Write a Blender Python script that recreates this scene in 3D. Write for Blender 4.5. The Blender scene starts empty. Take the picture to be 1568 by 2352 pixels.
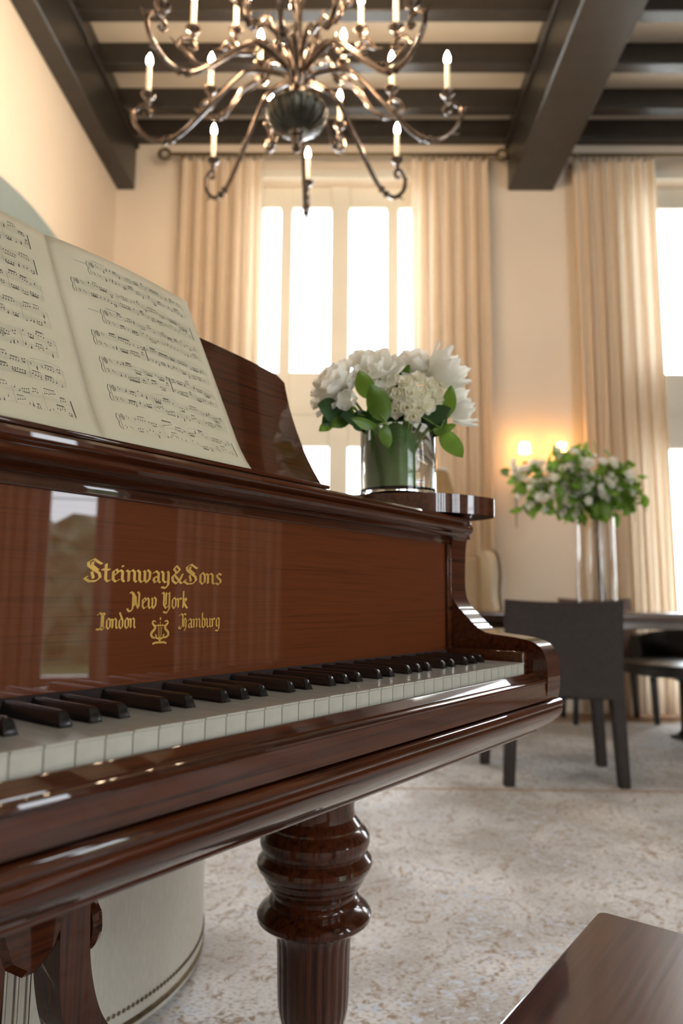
import bpy, bmesh, math, random
from math import sin, cos, pi, radians, sqrt, atan2
from mathutils import Vector, Matrix, Euler

S = bpy.context.scene
C = S.collection

# ------------------------------------------------------------------ camera
CAM_H = 0.83
cam_d = bpy.data.cameras.new('camera')
cam_d.sensor_fit = 'VERTICAL'
cam_d.sensor_height = 36.0
cam_d.lens = 36.0 * 1600 / 2352
cam_d.clip_start = 0.01
cam_d.dof.use_dof = True
cam_d.dof.focus_distance = 0.78
cam_d.dof.aperture_fstop = 4.0
cam = bpy.data.objects.new('camera', cam_d)
C.objects.link(cam)
yaw, pitch, roll = radians(0.6314), radians(6.9786), 0.009
fwd = Vector((-sin(yaw) * cos(pitch), cos(yaw) * cos(pitch), sin(pitch)))
rgt = Vector((cos(yaw), sin(yaw), 0))
upv = rgt.cross(fwd)
r2 = rgt * cos(roll) + upv * sin(roll)
u2 = -rgt * sin(roll) + upv * cos(roll)
M = Matrix((r2, u2, -fwd)).transposed().to_4x4()
M.translation = Vector((0, 0, CAM_H))
cam.matrix_world = M
S.camera = cam

# ------------------------------------------------------------------ world, exposure, window portals
SKY = 7.0
BULB = 215.0
w = bpy.data.worlds.new('world')
S.world = w
w.use_nodes = True
bg = w.node_tree.nodes['Background']
bg.inputs[0].default_value = (0.92, 0.97, 1.06, 1)
bg.inputs[1].default_value = SKY
S.view_settings.view_transform = 'Standard'
S.view_settings.look = 'None'
S.view_settings.gamma = 1.0
S.view_settings.use_curve_mapping = False
S.view_settings.exposure = 1.10
S.cycles.max_bounces = 9
S.cycles.diffuse_bounces = 5
S.cycles.glossy_bounces = 4
S.cycles.transmission_bounces = 8
S.cycles.transparent_max_bounces = 12
S.cycles.caustics_reflective = False
S.cycles.caustics_refractive = True
S.cycles.blur_glossy = 1.0
S.cycles.sample_clamp_indirect = 8.0

YW, XL, XR, YB, ZC = 5.30, -1.91, 4.60, -3.2, 4.66     # back wall, left, right, behind, ceiling


def portal(name, loc, rot, sx, sy):
    d = bpy.data.lights.new(name, 'AREA')
    d.shape = 'RECTANGLE'
    d.size, d.size_y = sx, sy
    d.cycles.is_portal = True
    o = bpy.data.objects.new(name, d)
    o.location = loc
    o.rotation_euler = rot
    C.objects.link(o)


WIN = [(-0.095, 1.42), (2.89, 1.42)]       # back wall windows: centre x, width
WZ0, WZ1 = 0.03, 4.20
RWIN = [(0.20, 0.46), (-1.95, 1.80)]       # right wall: narrow glazed door, unseen window added for fill light; centre y, width
FILLWIN = [(3.05, 1.80)]        # unseen window added behind the camera to brighten the room: centre x, width
RZ1 = 4.20
for k, (cx, ww) in enumerate(WIN):
    portal('window_daylight', (cx, YW + 0.26, (WZ0 + WZ1) / 2), (-pi / 2, 0, 0), ww, WZ1 - WZ0)
for k, (cy, ww) in enumerate(RWIN):
    portal('window_daylight', (XR + 0.26, cy, (WZ0 + RZ1) / 2), (0, pi / 2, 0), RZ1 - WZ0, ww)
for k, (cx, ww) in enumerate(FILLWIN):
    portal('window_daylight', (cx, YB - 0.26, (WZ0 + WZ1) / 2), (pi / 2, 0, 0), ww, WZ1 - WZ0)

# ------------------------------------------------------------------ materials
MATS = {}


def nt(name):
    m = bpy.data.materials.new(name)
    m.use_nodes = True
    t = m.node_tree
    b = t.nodes['Principled BSDF']
    MATS[name] = m
    return m, t, b


def setp(b, **kw):
    names = {'col': 'Base Color', 'rough': 'Roughness', 'metal': 'Metallic', 'coat': 'Coat Weight', 'coatr': 'Coat Roughness',
             'ior': 'IOR', 'trans': 'Transmission Weight', 'emc': 'Emission Color', 'ems': 'Emission Strength',
             'sheen': 'Sheen Weight', 'sss': 'Subsurface Weight', 'spec': 'Specular IOR Level'}
    for k, v in kw.items():
        if k in ('col', 'emc') and len(v) == 3:
            v = (*v, 1)
        b.inputs[names[k]].default_value = v


def simple(name, col, rough=0.5, **kw):
    m, t, b = nt(name)
    setp(b, col=col, rough=rough, **kw)
    return m


def noise_mat(name, stops, scale=(1, 1, 1), nscale=5.0, detail=4.0, rough=0.5, bump=0.0, dist=0.0, bscale=None, coord='Object', **kw):
    """noise-driven colour ramp over object coordinates"""
    m, t, b = nt(name)
    setp(b, rough=rough, **kw)
    n, l = t.nodes, t.links
    tc = n.new('ShaderNodeTexCoord')
    mp = n.new('ShaderNodeMapping')
    mp.inputs['Scale'].default_value = scale
    l.new(tc.outputs[coord], mp.inputs[0])
    no = n.new('ShaderNodeTexNoise')
    no.inputs['Scale'].default_value = nscale
    no.inputs['Detail'].default_value = detail
    no.inputs['Distortion'].default_value = dist
    l.new(mp.outputs[0], no.inputs['Vector'])
    r = n.new('ShaderNodeValToRGB')
    e = r.color_ramp.elements
    while len(e) < len(stops):
        e.new(0.5)
    for i, (p, c) in enumerate(stops):
        e[i].position = p
        e[i].color = (*c, 1)
    l.new(no.outputs['Fac'], r.inputs[0])
    l.new(r.outputs[0], b.inputs['Base Color'])
    if bump:
        bp = n.new('ShaderNodeBump')
        bp.inputs['Strength'].default_value = bump
        bp.inputs['Distance'].default_value = 0.002
        if bscale:
            n2 = n.new('ShaderNodeTexNoise')
            n2.inputs['Scale'].default_value = bscale
            l.new(tc.outputs[coord], n2.inputs['Vector'])
            l.new(n2.outputs['Fac'], bp.inputs['Height'])
        else:
            l.new(no.outputs['Fac'], bp.inputs['Height'])
        l.new(bp.outputs[0], b.inputs['Normal'])
    return m


WOODC = [(0.28, (0.017, 0.0044, 0.0016)), (0.44, (0.038, 0.0092, 0.0030)), (0.62, (0.068, 0.0165, 0.0048)), (0.78, (0.032, 0.0074, 0.0024))]
WOOD = noise_mat('polished_rosewood', WOODC, (1.8, 75, 75), 2.2, 6, 0.32, dist=0.6, coat=1.0, coatr=0.02, ior=1.5, spec=0.05)
WOODV = noise_mat('polished_rosewood_upright', WOODC, (75, 75, 1.8), 2.2, 6, 0.32, dist=0.6, coat=1.0, coatr=0.035, ior=1.5, spec=0.05)
WOODP = noise_mat('polished_rosewood_panel', [(0.25, (0.060, 0.0140, 0.0044)), (0.5, (0.104, 0.0260, 0.0075)), (0.8, (0.074, 0.0175, 0.0053))], (2.2, 150, 150), 2.2, 5, 0.4, dist=0.6, coat=1.0, coatr=0.012, ior=1.5, spec=0.05)
WOODB = noise_mat('satin_dark_wood', [(0.3, (0.036, 0.008, 0.006)), (0.6, (0.066, 0.015, 0.011)), (0.8, (0.048, 0.011, 0.008))], (3, 90, 90), 2.0, 5, 0.34, coat=1.0, coatr=0.085, bump=0.08, spec=0.15)
TABLEW = noise_mat('dark_table_wood', [(0.3, (0.035, 0.017, 0.011)), (0.7, (0.075, 0.035, 0.02))], (2, 30, 30), 2.0, 5, 0.2, coat=0.7, coatr=0.08)
IVORY = noise_mat('ivory_key', [(0.3, (0.37, 0.355, 0.295)), (0.7, (0.43, 0.415, 0.35))], (1, 1, 1), 60, 3, 0.28, coat=0.3, coatr=0.1)
EBONY = noise_mat('ebony_key', [(0.3, (0.006, 0.0055, 0.005)), (0.7, (0.013, 0.011, 0.010))], (60, 3, 60), 3, 3, 0.22, coat=0.3, coatr=0.12)
FELT = noise_mat('dark_felt', [(0.3, (0.012, 0.006, 0.005)), (0.7, (0.02, 0.01, 0.008))], (1, 1, 1), 200, 3, 0.95)
GOLD = noise_mat('gold_leaf_print', [(0.3, (0.42, 0.235, 0.045)), (0.7, (0.60, 0.36, 0.08))], (1, 1, 1), 60, 2, 0.38, metal=0.35)
STEEL = noise_mat('brushed_steel', [(0.3, (0.55, 0.53, 0.48)), (0.7, (0.68, 0.66, 0.6))], (80, 80, 2), 3, 2, 0.28, metal=1.0)
BRASS = noise_mat('aged_brass', [(0.3, (0.32, 0.22, 0.09)), (0.7, (0.5, 0.36, 0.16))], (1, 1, 1), 30, 2, 0.35, metal=1.0)
PAPER = noise_mat('cream_music_paper', [(0.3, (0.50, 0.445, 0.315)), (0.7, (0.555, 0.495, 0.36))], (1, 1, 1), 14, 4, 0.75)
INK = noise_mat('printed_black_ink', [(0.3, (0.03, 0.028, 0.025)), (0.7, (0.06, 0.055, 0.045))], (1, 1, 1), 200, 2, 0.8)
INKG = noise_mat('printed_staff_line_ink', [(0.3, (0.20, 0.185, 0.15)), (0.7, (0.24, 0.22, 0.175))], (1, 1, 1), 200, 2, 0.8)
WALL = noise_mat('warm_plaster', [(0.3, (0.76, 0.655, 0.54)), (0.7, (0.80, 0.695, 0.575))], (1, 1, 1), 1.5, 4, 0.85, bump=0.05, bscale=60)
PANEL = noise_mat('walnut_wall_panelling', [(0.3, (0.040, 0.023, 0.014)), (0.7, (0.070, 0.042, 0.026))], (8, 8, 0.8), 4, 5, 0.4)
NICHE = noise_mat('pale_blue_grey_plaster', [(0.3, (0.66, 0.75, 0.74)), (0.7, (0.70, 0.79, 0.78))], (1, 1, 1), 2, 3, 0.85)
CEIL = noise_mat('ceiling_plaster', [(0.3, (0.70, 0.62, 0.51)), (0.7, (0.74, 0.66, 0.55))], (1, 1, 1), 2, 4, 0.9)
BEAM = noise_mat('dark_painted_beam', [(0.3, (0.026, 0.0225, 0.0195)), (0.7, (0.036, 0.031, 0.027))], (4, 4, 4), 3, 4, 0.33)
PAINT = noise_mat('ivory_window_paint', [(0.3, (0.76, 0.72, 0.62)), (0.7, (0.80, 0.76, 0.66))], (1, 1, 1), 3, 3, 0.45)
IRON = noise_mat('aged_bronze_iron', [(0.3, (0.10, 0.075, 0.06)), (0.7, (0.20, 0.155, 0.125))], (1, 1, 1), 25, 3, 0.22, metal=0.95)
WAX = noise_mat('candle_sleeve_wax', [(0.3, (0.88, 0.80, 0.62)), (0.7, (0.92, 0.85, 0.68))], (1, 1, 1), 20, 2, 0.5, sss=0.0)
LEATHER = noise_mat('brown_grey_leather', [(0.3, (0.027, 0.0195, 0.0165)), (0.7, (0.037, 0.028, 0.024))], (1, 1, 1), 40, 5, 0.72, bump=0.12, bscale=300, spec=0.3)
BLACKL = noise_mat('black_leather', [(0.3, (0.010, 0.009, 0.0085)), (0.7, (0.018, 0.016, 0.015))], (1, 1, 1), 40, 5, 0.3, bump=0.1, bscale=250)
WARML = noise_mat('warm_lit_leather', [(0.3, (0.10, 0.048, 0.030)), (0.7, (0.14, 0.070, 0.045))], (1, 1, 1), 40, 5, 0.4, bump=0.1, bscale=250)  # brown stands for warm light on the dark leather backrest
LINEN = noise_mat('cream_linen', [(0.3, (0.53, 0.49, 0.42)), (0.7, (0.60, 0.56, 0.48))], (1, 1, 0.2), 220, 3, 0.9, bump=0.2, bscale=500)
BEIGE = noise_mat('beige_upholstery', [(0.3, (0.42, 0.32, 0.21)), (0.7, (0.48, 0.37, 0.25))], (1, 1, 1), 120, 3, 0.9)
BEIGEL = noise_mat('light_beige_upholstery', [(0.3, (0.58, 0.50, 0.38)), (0.7, (0.64, 0.55, 0.43))], (1, 1, 1), 120, 3, 0.9)
WHITEC = noise_mat('white_cotton', [(0.3, (0.78, 0.74, 0.66)), (0.7, (0.84, 0.80, 0.72))], (1, 1, 1), 90, 3, 0.9)
STONE = noise_mat('pale_terrace_stone', [(0.3, (0.62, 0.60, 0.55)), (0.7, (0.72, 0.70, 0.65))], (1, 1, 1), 4, 4, 0.9)
LAWN = noise_mat('lawn_green', [(0.3, (0.10, 0.16, 0.06)), (0.7, (0.17, 0.24, 0.10))], (1, 1, 1), 6, 5, 0.95)
OAK = noise_mat('oak_floorboards', [(0.3, (0.20, 0.105, 0.05)), (0.7, (0.33, 0.18, 0.09))], (3, 40, 3), 2, 5, 0.4)
TAN = noise_mat('tan_frame_back', [(0.3, (0.30, 0.17, 0.06)), (0.7, (0.40, 0.24, 0.10))], (1, 1, 1), 40, 3, 0.7)


def leafy(name, c0, c1, back, rough=0.4, nscale=25):
    m = noise_mat(name, [(0.3, c0), (0.7, c1)], (1, 1, 1), nscale, 3, rough)
    t = m.node_tree
    b = t.nodes['Principled BSDF']
    out = t.nodes['Material Output']
    tr = t.nodes.new('ShaderNodeBsdfTranslucent')
    tr.inputs[0].default_value = (*back, 1)
    mx = t.nodes.new('ShaderNodeMixShader')
    mx.inputs[0].default_value = 0.35
    t.links.new(b.outputs[0], mx.inputs[1])
    t.links.new(tr.outputs[0], mx.inputs[2])
    t.links.new(mx.outputs[0], out.inputs[0])
    return m


LEAF = leafy('leaf_mid_green', (0.075, 0.15, 0.02), (0.13, 0.23, 0.035), (0.22, 0.36, 0.04))
LEAFD = leafy('leaf_dark_green', (0.018, 0.052, 0.016), (0.04, 0.095, 0.026), (0.04, 0.10, 0.02), 0.3)
LEAFW = leafy('leaf_wrap_green', (0.06, 0.14, 0.02), (0.10, 0.20, 0.03), (0.10, 0.22, 0.03), 0.35)
LEAFB = leafy('leaf_bright_green', (0.12, 0.26, 0.03), (0.20, 0.36, 0.05), (0.3, 0.5, 0.06), 0.45)
PETAL = leafy('white_petal', (0.93, 0.92, 0.88), (0.96, 0.955, 0.92), (0.95, 0.93, 0.85), 0.6)
PETALC = leafy('cream_petal', (0.90, 0.87, 0.74), (0.94, 0.92, 0.82), (0.93, 0.89, 0.74), 0.6)
HEDGE = leafy('hedge_green', (0.16, 0.22, 0.12), (0.30, 0.37, 0.24), (0.3, 0.4, 0.2), 0.6, 3)
VERD = noise_mat('dark_bronze_bowl', [(0.3, (0.035, 0.035, 0.028)), (0.7, (0.08, 0.078, 0.064))], (1, 1, 1), 18, 3, 0.3, metal=0.8)
DARKBR = noise_mat('dark_antique_brass', [(0.3, (0.10, 0.07, 0.035)), (0.7, (0.18, 0.13, 0.07))], (1, 1, 1), 60, 2, 0.4, metal=0.8)
for m_ in (PETAL, PETALC):
    m_.node_tree.nodes['Mix Shader'].inputs[0].default_value = 0.5
STEMG = noise_mat('green_stem', [(0.3, (0.12, 0.20, 0.04)), (0.7, (0.18, 0.27, 0.06))], (1, 1, 1), 30, 2, 0.5)
TWIG = noise_mat('brown_twig', [(0.3, (0.10, 0.075, 0.05)), (0.7, (0.16, 0.12, 0.085))], (1, 1, 1), 30, 2, 0.7)
CURT = leafy('beige_drape', (0.79, 0.655, 0.515), (0.83, 0.695, 0.55), (0.86, 0.77, 0.62), 0.85, 30)
CURT.node_tree.nodes['Mix Shader'].inputs[0].default_value = 0.22

m, t, b = nt('lamp_bulb_glow')
setp(b, col=(1, 0.8, 0.5), emc=(1.0, 0.74, 0.48), ems=BULB)
GLOW = m
m, t, b = nt('lamp_shade_glow')
setp(b, col=(1, 0.8, 0.5), emc=(1.0, 0.52, 0.13), ems=9.0)
SHADEG = m


def glass_thin(name, tint=(0.97, 0.98, 0.97)):
    m = bpy.data.materials.new(name)
    m.use_nodes = True
    t = m.node_tree
    t.nodes.remove(t.nodes['Principled BSDF'])
    out = t.nodes['Material Output']
    tr = t.nodes.new('ShaderNodeBsdfTransparent')
    tr.inputs[0].default_value = (*tint, 1)
    gl = t.nodes.new('ShaderNodeBsdfGlossy')
    gl.inputs['Roughness'].default_value = 0.01
    lw = t.nodes.new('ShaderNodeLayerWeight')
    pw = t.nodes.new('ShaderNodeMath')
    pw.operation = 'POWER'
    pw.inputs[1].default_value = 4.0
    ma = t.nodes.new('ShaderNodeMath')
    ma.operation = 'MULTIPLY_ADD'
    ma.inputs[1].default_value = 0.8
    ma.inputs[2].default_value = 0.04
    t.links.new(lw.outputs['Facing'], pw.inputs[0])
    t.links.new(pw.outputs[0], ma.inputs[0])
    mx = t.nodes.new('ShaderNodeMixShader')
    t.links.new(ma.outputs[0], mx.inputs[0])
    t.links.new(tr.outputs[0], mx.inputs[1])
    t.links.new(gl.outputs[0], mx.inputs[2])
    t.links.new(mx.outputs[0], out.inputs[0])
    return m


PANE = glass_thin('window_glass')
VGLASS = simple('vase_glass', (0.97, 0.99, 0.98), 0.0, trans=1.0, ior=1.45)
VTHIN = glass_thin('tall_vase_glass', (0.985, 0.99, 0.985))


# rug: distressed pattern of warm brown, grey cream and pale blue specks with border lines
def rug_material():
    m, t, b = nt('distressed_rug')
    setp(b, rough=0.95)
    n, l = t.nodes, t.links
    tc = n.new('ShaderNodeTexCoord')

    def noise(scale, detail, dist=0.0, mapscale=(1, 1, 1), loc=(0, 0, 0)):
        mp = n.new('ShaderNodeMapping')
        mp.inputs['Scale'].default_value = mapscale
        mp.inputs['Location'].default_value = loc
        l.new(tc.outputs['Object'], mp.inputs[0])
        o = n.new('ShaderNodeTexNoise')
        o.inputs['Scale'].default_value = scale
        o.inputs['Detail'].default_value = detail
        o.inputs['Distortion'].default_value = dist
        l.new(mp.outputs[0], o.inputs['Vector'])
        return o.outputs['Fac']

    def ramp(fac, p0, p1):
        r = n.new('ShaderNodeValToRGB')
        r.color_ramp.elements[0].position = p0
        r.color_ramp.elements[1].position = p1
        l.new(fac, r.inputs[0])
        return r.outputs[0]

    def mix(fac, a, bcol):
        x = n.new('ShaderNodeMix')
        x.data_type = 'RGBA'
        l.new(fac, x.inputs[0])
        for s, v in ((6, a), (7, bcol)):
            if isinstance(v, tuple):
                x.inputs[s].default_value = (*v, 1)
            else:
                l.new(v, x.inputs[s])
        return x.outputs[2]

    base = mix(ramp(noise(2.6, 5), 0.40, 0.62), (0.50, 0.48, 0.455), (0.82, 0.81, 0.80))
    # worn ornamental figures
    v = n.new('ShaderNodeTexVoronoi')
    v.feature = 'SMOOTH_F1'
    v.inputs['Scale'].default_value = 11.0
    l.new(tc.outputs['Object'], v.inputs['Vector'])
    wv = n.new('ShaderNodeMath')
    wv.operation = 'SINE'
    mu = n.new('ShaderNodeMath')
    mu.operation = 'MULTIPLY'
    mu.inputs[1].default_value = 26.0
    l.new(v.outputs['Distance'], mu.inputs[0])
    l.new(mu.outputs[0], wv.inputs[0])
    fig = ramp(wv.outputs[0], 0.35, 0.75)
    m1 = n.new('ShaderNodeMath')
    m1.operation = 'MULTIPLY'
    l.new(fig, m1.inputs[0])
    l.new(ramp(noise(44, 5, 1.6), 0.46, 0.60), m1.inputs[1])
    c1 = mix(m1.outputs[0], base, (0.36, 0.265, 0.19))
    # pale bluish specks
    m2 = n.new('ShaderNodeMath')
    m2.operation = 'MULTIPLY'
    l.new(ramp(noise(40, 3, 0.8, (1, 1.3, 1), (7, 3, 0)), 0.54, 0.62), m2.inputs[0])
    l.new(ramp(noise(3.1, 2, 0, (1, 1, 1), (3, 8, 0)), 0.42, 0.6), m2.inputs[1])
    c2 = mix(m2.outputs[0], c1, (0.66, 0.71, 0.79))
    # fine worn threads
    c3 = mix(ramp(noise(80, 4, 0, (1, 2.2, 1)), 0.50, 0.70), c2, (0.33, 0.26, 0.20))
    l.new(c3, b.inputs['Base Color'])
    bp = n.new('ShaderNodeBump')
    bp.inputs['Strength'].default_value = 0.4
    bp.inputs['Distance'].default_value = 0.003
    l.new(noise(160, 3), bp.inputs['Height'])
    l.new(bp.outputs[0], b.inputs['Normal'])
    return m


RUG = rug_material()
RUGLINE = noise_mat('rug_border_wool', [(0.3, (0.36, 0.24, 0.15)), (0.7, (0.46, 0.33, 0.23))], (1, 1, 1), 40, 3, 0.95)


# ------------------------------------------------------------------ mesh helpers
def link(name, me, mat=None, parent=None, smooth=True, angle=35):
    if mat is not None:
        me.materials.append(mat)
    if smooth and len(me.polygons):
        me.polygons.foreach_set('use_smooth', [True] * len(me.polygons))
        me.set_sharp_from_angle(angle=radians(angle))
    me.update()
    o = bpy.data.objects.new(name, me)
    C.objects.link(o)
    if parent is not None:
        o.parent = parent
    return o


def mesh(name, verts, faces, mat=None, parent=None, smooth=True, angle=35):
    me = bpy.data.meshes.new(name)
    me.from_pydata([tuple(v) for v in verts], [], faces)
    return link(name, me, mat, parent, smooth, angle)


def frombm(name, bm, mat=None, parent=None, smooth=True, angle=35):
    bmesh.ops.recalc_face_normals(bm, faces=bm.faces)
    me = bpy.data.meshes.new(name)
    bm.to_mesh(me)
    bm.free()
    return link(name, me, mat, parent, smooth, angle)


def add_box(bm, x0, x1, y0, y1, z0, z1, bev=0.0, seg=2, mtx=None):
    r = bmesh.ops.create_cube(bm, size=1)
    vs = r['verts']
    for v in vs:
        v.co = Vector(((x0 + x1) / 2 + v.co.x * (x1 - x0), (y0 + y1) / 2 + v.co.y * (y1 - y0), (z0 + z1) / 2 + v.co.z * (z1 - z0)))
    if bev:
        es = list({e for v in vs for e in v.link_edges})
        g = bmesh.ops.bevel(bm, geom=es, offset=bev, segments=seg, affect='EDGES', profile=0.5)
        vs = list({v for f in g['faces'] for v in f.verts} | {v for v in vs if v.is_valid})
    if mtx is not None:
        bmesh.ops.transform(bm, matrix=mtx, verts=vs)
    return vs


def box(name, x0, x1, y0, y1, z0, z1, mat, parent=None, bev=0.0, seg=2, mtx=None):
    bm = bmesh.new()
    add_box(bm, x0, x1, y0, y1, z0, z1, bev, seg, mtx)
    return frombm(name, bm, mat, parent)


def weighted(o):
    wn = o.modifiers.new('face_weighted_normals', 'WEIGHTED_NORMAL')
    wn.mode = 'FACE_AREA'
    wn.keep_sharp = True
    wn.weight = 60


def extrude_poly(name, prof, axis, a0, a1, mat, parent=None, bev=0.0, seg=2, angle=35):
    """closed 2-D profile extruded along an axis: axis 'x' profile=(y,z); 'y' profile=(x,z); 'z' profile=(x,y)"""
    def P(p, a):
        return {'x': (a, p[0], p[1]), 'y': (p[0], a, p[1]), 'z': (p[0], p[1], a)}[axis]
    bm = bmesh.new()
    v0 = [bm.verts.new(P(p, a0)) for p in prof]
    v1 = [bm.verts.new(P(p, a1)) for p in prof]
    n = len(prof)
    f0 = bm.faces.new(v0)
    f1 = bm.faces.new(v1[::-1])
    for i in range(n):
        bm.faces.new((v0[i], v0[(i + 1) % n], v1[(i + 1) % n], v1[i]))
    if bev:
        es = list(f0.edges) + list(f1.edges)
        bmesh.ops.bevel(bm, geom=es, offset=bev, segments=seg, affect='EDGES', profile=0.5)
    o = frombm(name, bm, mat, parent, True, angle)
    weighted(o)
    return o


def lathe_bm(bm, prof, seg=32, centre=(0, 0), flute=None, cap=True):
    """prof: list of (radius, z); flute(i, k, r)->r modifies radius"""
    rings = []
    for i, (r, z) in enumerate(prof):
        ring = []
        for k in range(seg):
            a = 2 * pi * k / seg
            rr = flute(i, k, r) if flute else r
            ring.append(bm.verts.new((centre[0] + rr * cos(a), centre[1] + rr * sin(a), z)))
        rings.append(ring)
    for a, b_ in zip(rings, rings[1:]):
        for k in range(seg):
            bm.faces.new((a[k], a[(k + 1) % seg], b_[(k + 1) % seg], b_[k]))
    if cap:
        bm.faces.new(rings[0][::-1])
        bm.faces.new(rings[-1])
    return rings


def lathe(name, prof, mat, parent=None, seg=32, centre=(0, 0), flute=None, cap=True, angle=40):
    bm = bmesh.new()
    lathe_bm(bm, prof, seg, centre, flute, cap)
    return frombm(name, bm, mat, parent, True, angle)


def catmull(pts, n=6):
    out = []
    P = [Vector(p) for p in pts]
    for i in range(len(P) - 1):
        p0 = P[max(i - 1, 0)]
        p1, p2 = P[i], P[i + 1]
        p3 = P[min(i + 2, len(P) - 1)]
        for k in range(n):
            t_ = k / n
            out.append(0.5 * ((2 * p1) + (p2 - p0) * t_ + (2 * p0 - 5 * p1 + 4 * p2 - p3) * t_ ** 2 + (3 * p1 - p0 - 3 * p2 + p3) * t_ ** 3))
    out.append(P[-1])
    return out


def tube_bm(bm, pts, rad, seg=8, closed=False):
    pts = [Vector(p) for p in pts]
    n = len(pts)
    rr = rad if callable(rad) else (lambda t_: rad)
    rings = []
    prev = None
    for i, p in enumerate(pts):
        if closed:
            d = pts[(i + 1) % n] - pts[i - 1]
        else:
            d = pts[min(i + 1, n - 1)] - pts[max(i - 1, 0)]
        d.normalize()
        if prev is None:
            a = Vector((0, 0, 1)) if abs(d.z) < 0.9 else Vector((1, 0, 0))
            s = d.cross(a).normalized()
        else:
            s = (prev - d * prev.dot(d))
            s = s.normalized() if s.length > 1e-6 else d.orthogonal().normalized()
        prev = s
        q = d.cross(s)
        r = rr(i / max(n - 1, 1))
        rings.append([bm.verts.new(p + (s * cos(2 * pi * k / seg) + q * sin(2 * pi * k / seg)) * r) for k in range(seg)])
    m_ = n if closed else n - 1
    for i in range(m_):
        a, b_ = rings[i], rings[(i + 1) % n]
        for k in range(seg):
            bm.faces.new((a[k], a[(k + 1) % seg], b_[(k + 1) % seg], b_[k]))
    if not closed:
        bm.faces.new(rings[0][::-1])
        bm.faces.new(rings[-1])


def tube(name, pts, rad, mat, parent=None, seg=8, closed=False):
    bm = bmesh.new()
    tube_bm(bm, pts, rad, seg, closed)
    return frombm(name, bm, mat, parent, True, 60)


def thing(name, label, cat, loc=(0, 0, 0), rotz=0.0, group=None):
    o = bpy.data.objects.new(name, None)
    o.empty_display_size = 0.05
    C.objects.link(o)
    o.location = loc
    o.rotation_euler = (0, 0, rotz)
    o['label'] = label
    o['category'] = cat
    if group:
        o['group'] = group
    return o


def tag(o, label, cat, group=None):
    o['label'] = label
    o['category'] = cat
    if group:
        o['group'] = group
    return o


def struct(o, label=None):
    o['kind'] = 'structure'
    if label:
        o['label'] = label
    return o


def copy_obj(src, parent, mtx=None, name=None):
    o = src.copy()
    if name:
        o.name = name
    C.objects.link(o)
    o.parent = parent
    if mtx is not None:
        o.matrix_local = mtx
    return o


def wall_with_holes(name, axis, pos, thick, a0, a1, z0, z1, holes, mat):
    """wall slab in the plane axis=pos (thickness away from the room) with rectangular openings (a_lo, a_hi, z_lo, z_hi)"""
    bm = bmesh.new()
    As = sorted({a0, a1, *[h[0] for h in holes], *[h[1] for h in holes]})
    for i in range(len(As) - 1):
        lo, hi = As[i], As[i + 1]
        segs = [(z0, z1)]
        for h in holes:
            if h[0] <= lo + 1e-6 and h[1] >= hi - 1e-6:
                ns = []
                for s in segs:
                    if h[2] > s[0]:
                        ns.append((s[0], min(h[2], s[1])))
                    if h[3] < s[1]:
                        ns.append((max(h[3], s[0]), s[1]))
                segs = ns
        for s in segs:
            if s[1] - s[0] < 1e-4:
                continue
            if axis == 'y':
                add_box(bm, lo, hi, min(pos, pos + thick), max(pos, pos + thick), s[0], s[1])
            else:
                add_box(bm, min(pos, pos + thick), max(pos, pos + thick), lo, hi, s[0], s[1])
    return struct(frombm(name, bm, mat, None, False))


# ------------------------------------------------------------------ room shell
T = 0.30
wall_with_holes('wall_back', 'y', YW, T, XL - T, XR + T, 0, ZC, [(c - ww / 2, c + ww / 2, WZ0, WZ1) for c, ww in WIN], WALL)
wall_with_holes('wall_right', 'x', XR, T, YB, YW, 0, ZC, [(c - ww / 2, c + ww / 2, WZ0, RZ1) for c, ww in RWIN], PANEL)
wall_with_holes('wall_front', 'y', YB, -T, XL - T, XR + T, 0, ZC, [(c - ww / 2, c + ww / 2, WZ0, WZ1) for c, ww in FILLWIN], WALL)

# left wall with a segmental-arched opening leading to a pale blue-grey alcove
ay0, ay1, aspring, arise = 3.12, 4.98, 2.98, 0.16
arc = []
for i in range(25):
    y = ay0 + (ay1 - ay0) * i / 24
    arc.append((y, aspring + arise * (1 - ((y - (ay0 + ay1) / 2) / ((ay1 - ay0) / 2)) ** 2)))
bm = bmesh.new()
add_box(bm, XL - T, XL, YB, ay0, 0, ZC)
add_box(bm, XL - T, XL, ay1, YW, 0, ZC)
for (y0, z0), (y1, z1) in zip(arc, arc[1:]):
    vs = [bm.verts.new(p) for p in ((XL, y0, z0), (XL, y1, z1), (XL, y1, ZC), (XL, y0, ZC), (XL - T, y0, z0), (XL - T, y1, z1), (XL - T, y1, ZC), (XL - T, y0, ZC))]
    for f in ((0, 1, 2, 3), (7, 6, 5, 4), (0, 4, 5, 1), (3, 2, 6, 7)):
        bm.faces.new([vs[i] for i in f])
wl_ = struct(frombm('wall_left', bm, WALL, None, False))
wl_.data.materials.append(NICHE)
for p in wl_.data.polygons:                     # arch soffit in pale blue-grey, daylight from the alcove put into its colour
    if p.normal.z < -0.8 and 2.9 < p.center.z < 3.3:
        p.material_index = 1
bm = bmesh.new()
add_box(bm, XL - 0.42, XL - 0.37, 2.9, 5.2, 0, 3.4)
add_box(bm, XL - 0.42, XL - T - 0.002, 2.85, 2.9, 0, 3.4)
add_box(bm, XL - 0.42, XL - T - 0.002, 5.2, 5.25, 0, 3.4)
add_box(bm, XL - 0.42, XL - T - 0.002, 2.85, 5.25, 3.4, 3.45)
struct(frombm('wall_alcove', bm, NICHE, None, False))

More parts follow.
